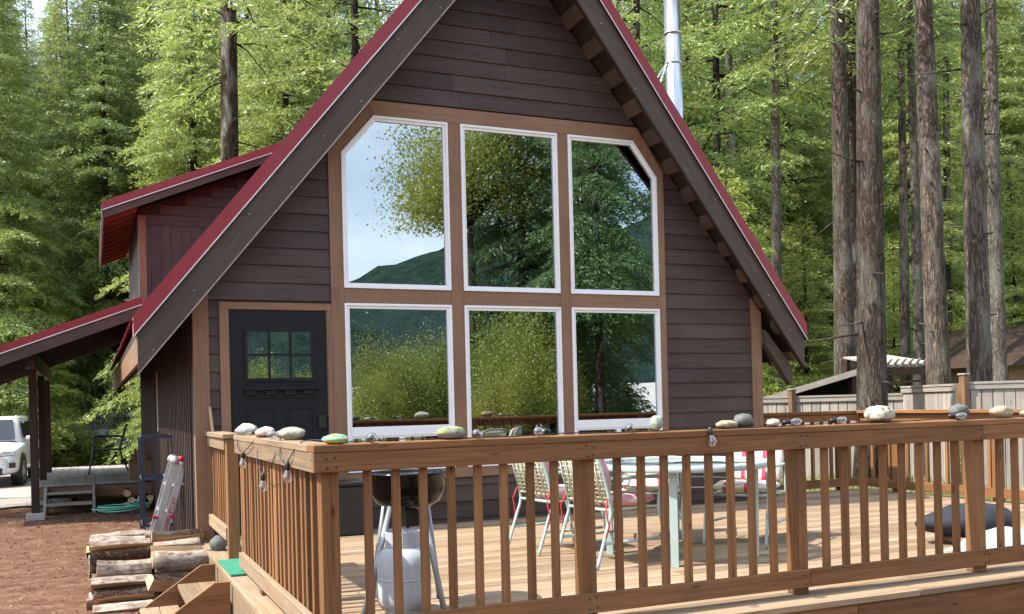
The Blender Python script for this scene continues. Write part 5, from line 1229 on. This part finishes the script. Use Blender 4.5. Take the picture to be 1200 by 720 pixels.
def tree_at(key, px, D, sc, label, group, rz=None, py=470):
    p = onD(px, py, D); q, u = use(key); return place(q, u, (p.x, p.y, gz(p.x, p.y) - .1), R.uniform(0, 6.28) if rz is None else rz, sc, label, group)
# near trunks on the right: individually shaped
def trunk_tree(px_base, px_top, D, wpx, barkm, label, cb=9.5, H=26, key=None, py0=470, wt=None, crown=True, rm=2.6, name=None):
    p = onD(px_base, py0, D); zt = (PPY - 0) / FPX * D; r0 = wpx / FPX * D / 2
    lx = (px_top - px_base - .0246 * 470 * -1) * D / FPX      # sideways lean over the visible height
    dirv = Vector((_r.x, _r.y, 0)).normalized(); s = (H / zt) ** 1.4 * (zt / H) ** 0
    o = conifer(int(px_base), H, cb, rm, r0 * 1.04, .75, .5, .75, 4, .16, 'fir', barkm, .7, 0, (dirv.x * lx * 1.6, dirv.y * lx * 1.6), stubs=26)
    o.location = (p.x, p.y, gz(p.x, p.y) - .15); return tag(o, label, 'tree', 'big trunks on the right')
trunk_tree(1024, 1021, 15.6, 35, 'bark', 'thick straight fir trunk nearest the deck railing')
trunk_tree(1104, 1074, 17.5, 28, 'bark', 'fir trunk leaning left with a pale furrowed base')
trunk_tree(1147, 1146, 16.6, 29, 'bark', 'tall straight fir trunk second from the right edge')
trunk_tree(1173, 1164, 20, 19, 'barkpale', 'slim pale trunk nearest the right edge', 10.5, 24)
trunk_tree(988, 984, 23, 26, 'bark', 'grey mottled trunk with dead side branches behind the shed roof', 10, 26)
trunk_tree(1000, 998, 25, 18, 'barkdark', 'thinner dark trunk close behind the grey mottled one', 10, 26)
trunk_tree(911, 908, 26, 15, 'barkpale', 'pale slender trunk just right of the roof edge', 8.0, 24, rm=2.2)
trunk_tree(1076, 1066, 26, 14, 'barkpale', 'thin pale trunk between the nearest and the leaning fir', 10, 23)
trunk_tree(1062, 1054, 28, 13, 'bark', 'thin brown trunk left of the thin pale one', 10.5, 25)
trunk_tree(1112, 1108, 33, 11, 'barkdark', 'thin dark trunk between the leaning and the straight fir', 13, 27)
trunk_tree(842, 840, 28, 12, 'barkdark', 'dark trunk right of the stove pipe', 7.5, 26, rm=3.0)
trunk_tree(752, 750, 27, 12, 'barkdark', 'dark trunk left of the stove pipe', 9, 26, rm=3.0)
trunk_tree(275, 270, 22, 27, 'barkdark', 'dark brown trunk rising behind the dormer roof', 9.5, 27, rm=3.2)
trunk_tree(424, 420, 27, 15, 'barkdark', 'dark trunk behind the upper left roof slope', 10, 27, rm=3.2)
for x, y, key, sc, lb_ in ((-12.5, 7.5, 'sparse', .95, 'tall sparse fir left of the driveway, out of the picture'), (-15, 12.5, 'dense1', .95, 'dense fir at the far left, out of the picture'), (-8.6, -1.2, 'young', .9, 'young fir nearest the viewer at the left, out of the picture')):
    q, u = use(key); place(q, u, (x, y, gz(x, y) - .1), 1.0, sc, lb_, None)
# forest behind: individuals that read as a wall of firs
G1 = 'forest firs behind the cabin'
lab = 'green fir in the dense wall of forest behind the cabin'
plan = [('young', 150, 30, 1.0), ('young', 60, 34, .9), ('young', 205, 33, .9)]
for (px, D, key, sc) in [(-60, 36, 'dense2', 1), (15, 40, 'dense1', .95), (75, 46, 'dense2', .9), (128, 37, 'dense1', 1.0), (185, 40, 'dense2', 1.05), (232, 33, 'dense1', .95), (300, 38, 'dense2', 1.05), (345, 31, 'dense1', 1.0), (395, 36, 'dense2', 1.0), (455, 40, 'dark1', 1.0), (250, 50, 'dark1', 1.1), (160, 54, 'dark1', 1.05), (40, 56, 'dark1', 1.05), (-20, 52, 'dense1', 1.2), (340, 55, 'dark1', 1.1), (110, 62, 'dense2', 1.2),
                         (-5, 33, 'dense1', .9), (90, 41, 'dense1', 1.0), (150, 44, 'dense2', 1.0), (210, 46, 'dense1', 1.1), (270, 43, 'dense1', 1.05), (370, 42, 'dense2', 1.0), (-50, 45, 'dense2', 1.1), (20, 66, 'dark1', 1.3), (70, 68, 'dense2', 1.35), (140, 70, 'dark1', 1.35), (790, 47, 'dense1', 1.1), (845, 44, 'dense1', 1.1), (905, 47, 'dense1', 1.1), (1030, 52, 'dense1', 1.2), (1150, 52, 'dense1', 1.2), (1075, 34, 'dense1', .9), (735, 34, 'sparse', 1), (770, 41, 'dense2', 1), (815, 36, 'dense1', .95), (862, 33, 'sparse', 1), (885, 43, 'dense2', 1.05), (930, 37, 'dense1', 1), (965, 46, 'dark1', 1.05), (1012, 40, 'dense2', 1.0), (1050, 47, 'dark1', 1.05), (1085, 41, 'dense1', 1.1), (1125, 46, 'dense2', 1.05), (1170, 38, 'dense1', 1.0), (1215, 44, 'dark1', 1.1), (1255, 38, 'dense2', 1), (800, 55, 'dark1', 1.1), (910, 57, 'dark1', 1.15), (1000, 60, 'dense2', 1.2), (1100, 62, 'dark1', 1.15), (1190, 60, 'dense2', 1.2), (700, 50, 'dark1', 1.1), (600, 48, 'dark1', 1.0), (520, 50, 'dark1', 1.0)]:
    tree_at(key, px, D, sc, 'green fir in the dense forest wall ' + ('left of' if px < 480 else 'directly behind' if px < 680 else 'right of') + ' the cabin', G1)
for px, D, sc in ((45, 33, .8), (215, 31, .9), (95, 38.5, .85), (122, 37.5, .9), (150, 40, 1.0), (858, 25, .85), (945, 28, .8), (1050, 31, .75), (1190, 27, .9), (890, 31, .8), (320, 27, .9)):
    tree_at('young', px, D, sc, 'bright young fir with lime-green tips in front of the dark forest', 'young lime-green firs')

def bush(seed, r, h, mat, leaf=.10, n=5000, name='shrub', lift=0):
    rn = np.random.RandomState(seed); k_ = 26; cs = rn.normal(size=(k_, 3)); cs /= np.linalg.norm(cs, axis=1, keepdims=True); cs *= rn.uniform(.3, .85, (k_, 1)); cs[:, 2] = np.abs(cs[:, 2])
    idx = rn.randint(0, k_, n); q = cs[idx] + rn.normal(scale=.17, size=(n, 3)); q *= np.array([r, r, h]); q[:, 2] = np.abs(q[:, 2]) + .03 + lift
    d = rn.normal(size=(n, 3)); d[:, 2] -= .3; d /= np.linalg.norm(d, axis=1, keepdims=True); ll = leaf * rn.uniform(.6, 1.3, (n, 1))
    me = leaf_mesh('crown', q, q + d * ll, ll[:, 0] * .6, [mat], rn); root = bpy.data.objects.new(name, None); col.objects.link(root); WL[root.name] = Vector()
    c_ = bpy.data.objects.new('foliage', me); col.objects.link(c_); c_.parent = root; b = MB()
    for i in range(k_): b.tube([(rn.uniform(-.1, .1) * r, rn.uniform(-.1, .1) * r, 0), tuple(cs[i] * np.array([r, r, h]) * .5 + np.array([0, 0, .1 * h + lift])), tuple(cs[i] * np.array([r, r, h]) + np.array([0, 0, lift]))], [.02 * h, .014 * h, .004], 4, False)
    b.build('stems', 'barkdark', root, (0, 0, 0)); return root
bs = bush(61, 1.1, 1.5, 'leaf', .12, 4200); first = True
for px, D, sc, lb_ in ((72, 33.6, .85, 'leafy bright green roadside bush just right of the porch posts'), (93, 34, .8, 'second leafy roadside bush left of the porch chair'), (112, 34.5, .6, 'low leafy roadside bush farther from the porch posts'), (20, 41, 1.3, 'big leafy bush behind the white car'), (165, 44, 1.1, 'leafy bush behind the porch wall end')):
    p = onD(px, 520, D); o = bs if first else copy_tree(bs); first = False; o.location = (p.x, p.y, gz(p.x, p.y)); o.rotation_euler = (0, 0, R.uniform(0, 6)); o.scale = (sc, sc, sc); tag(o, lb_, 'bush', 'roadside bushes')
for px, D, sc, lb_ in ((955, 24, .9, 'leafy undergrowth bush just beyond the shed roof'), (1080, 24, .7, 'leafy bush below the notched roof edge'), (925, 27, 1.4, 'leafy bush under the pale slender trunk'), (1060, 30, 1.6, 'leafy bush deep between the right-hand trunks'), (985, 31, 1.6, 'leafy bush far behind the grey mottled trunk'), (1180, 29, 1.5, 'leafy bush behind the slim pale trunk')):
    p = onD(px, 520, D); o = copy_tree(bs); o.location = (p.x, p.y, gz(p.x, p.y)); o.rotation_euler = (0, 0, R.uniform(0, 6)); o.scale = (sc, sc, sc); tag(o, lb_, 'bush', 'undergrowth bushes on the right')
# dry grass behind the right railing
rn = np.random.RandomState(5); n = 14000; gx = rn.uniform(8.0, 15, n); gy = rn.uniform(-5, 5, n); gb = np.stack([gx, gy, np.array([gz(a, c_) for a, c_ in zip(gx, gy)])], 1); gd = rn.normal(size=(n, 3)) * .35; gd[:, 2] = 1; ll = rn.uniform(.08, .22, (n, 1))
gm = leaf_mesh('grass', gb, gb + gd * ll, np.full(n, .012), ['grass'], rn); go = bpy.data.objects.new('grass', gm); col.objects.link(go); tag(go, 'short dry grass beyond the right deck railing', 'grass', None, 'stuff')
# bark chips and twigs on the dirt
rn = np.random.RandomState(6); n = 5000; gx = rn.uniform(-5, -.4, n); gy = rn.uniform(-5, 8, n); gb = np.stack([gx, gy, np.array([gz(a, c_) + .012 for a, c_ in zip(gx, gy)])], 1); gd = rn.normal(size=(n, 3)); gd[:, 2] *= .15; ll = rn.uniform(.01, .035, (n, 1))
cm = leaf_mesh('bark_chips', gb, gb + gd * ll, np.full(n, .014), ['split'], rn); cm.materials.clear(); cm.materials.append(M_['rawX']); co = bpy.data.objects.new('bark_chips', cm); col.objects.link(co); tag(co, 'bark chips and twigs scattered on the brown dirt', 'chips', None, 'stuff')
# overhead cables
for i, (a, c_, lb_) in enumerate((((-5, 252, 48), (130, 258, 48), 'thin overhead cable crossing the left forest'), ((905, 316, 36), (1210, 318, 36), 'thin overhead cable crossing behind the right trunks'))):
    A, B_ = onD(*a), onD(*c_); ex_ = (B_ - A) * .6; A, B_ = A - ex_, B_ + ex_; pts = [A.lerp(B_, t) + Vector((0, 0, -.9 * t * (1 - t))) for t in np.linspace(0, 1, 20)]
    b = MB(); b.tube(pts, .018, 5); tag(b.build('overhead_cable', 'black'), lb_, 'cable', 'overhead cables')

# ------------------------------------------------------------------ what the windows reflect: the riverside behind the viewer
proto('river', 17, 22, 1.5, 4.6, .32, .9, .8, .5, 5, .26, 'firdark', 'barkdark')
proto('stem', 18, 22, 6.0, 4.0, .26, .9, .8, .5, 5, .24, 'firdark', 'barkdark')
G2 = 'riverside trees mirrored in the windows'
for x, y, key, sc in ((16.0, -29, 'river', 1.0), (20.5, -32, 'river', .95), (24, -27, 'stem', .95), (28, -33, 'stem', 1.05), (33, -29, 'stem', 1.0), (38, -36, 'stem', 1.0), (25.5, -22, 'stem', .9), (30, -25, 'stem', .9), (18, -26, 'stem', .9), (22, -36, 'stem', 1.1)):
    q, u = use(key); place(q, u, (x, y, gz(x, y) - .1), R.uniform(0, 6), sc, 'dark riverside fir mirrored in the middle and right windows', G2)
bt = bush(71, 2.7, 4.6, 'rivleaf', .10, 34000, 'deciduous_tree', 1.1)
for i, (x, y, sc, sz_) in enumerate(((9.2, -26, .75, .8), (13.9, -25, .8, 1.05), (6.6, -27, .7, .6), (11.4, -28, .9, .85), (4, -29, .7, .7), (16.4, -27, .6, .95), (12.6, -23.5, .5, .6), (8.0, -24, .45, .6), (23.5, -34, .45, .5))):
    o = bt if i == 0 else copy_tree(bt); o.location = (x, y, gz(x, y)); o.rotation_euler = (0, 0, R.uniform(0, 6)); o.scale = (sc, sc, sz_); tag(o, 'leafy riverside shrub mirrored in the lower windows', 'bush', 'riverside shrubs mirrored in the windows')
lt = bush(72, 3.4, 4.8, 'rivleaf', .11, 26000, 'deciduous_tree'); lt.location = (14.0, -30, 9.0); lt.scale = (1.15, 1.15, 1.3); tag(lt, 'tall leafy riverside tree mirrored in the upper left window', 'tree', None)
b = MB(); b.tube([(0, 0, -7.6), (.1, 0, -3), (0, 0, .8)], [.22, .16, .08], 10); b.build('trunk', 'bark', lt, (0, 0, 0))
b = MB(); pts = []; N = 150
for i in range(N + 1):
    x = -900 + 1800 * i / N; h = 128 + 28 * math.sin(i * .124) + 14 * math.sin(i * .332 + 1) + 5 * math.sin(i * .92) + R.uniform(-3, 3)
    pts.append((x, h))
v = []; 
for j, (yy, hf) in enumerate(((-420, 0), (-520, .55), (-640, 1.0), (-900, .9))): v += [(x, yy - 12 * math.sin(x * .02), -1 + h * hf) for x, h in pts]
b.add(v, [(j * (N + 1) + i, j * (N + 1) + i + 1, (j + 1) * (N + 1) + i + 1, (j + 1) * (N + 1) + i) for j in range(3) for i in range(N)], True); tag(b.build('hills', 'hill', None, (0, 0, 0)), kind='structure')
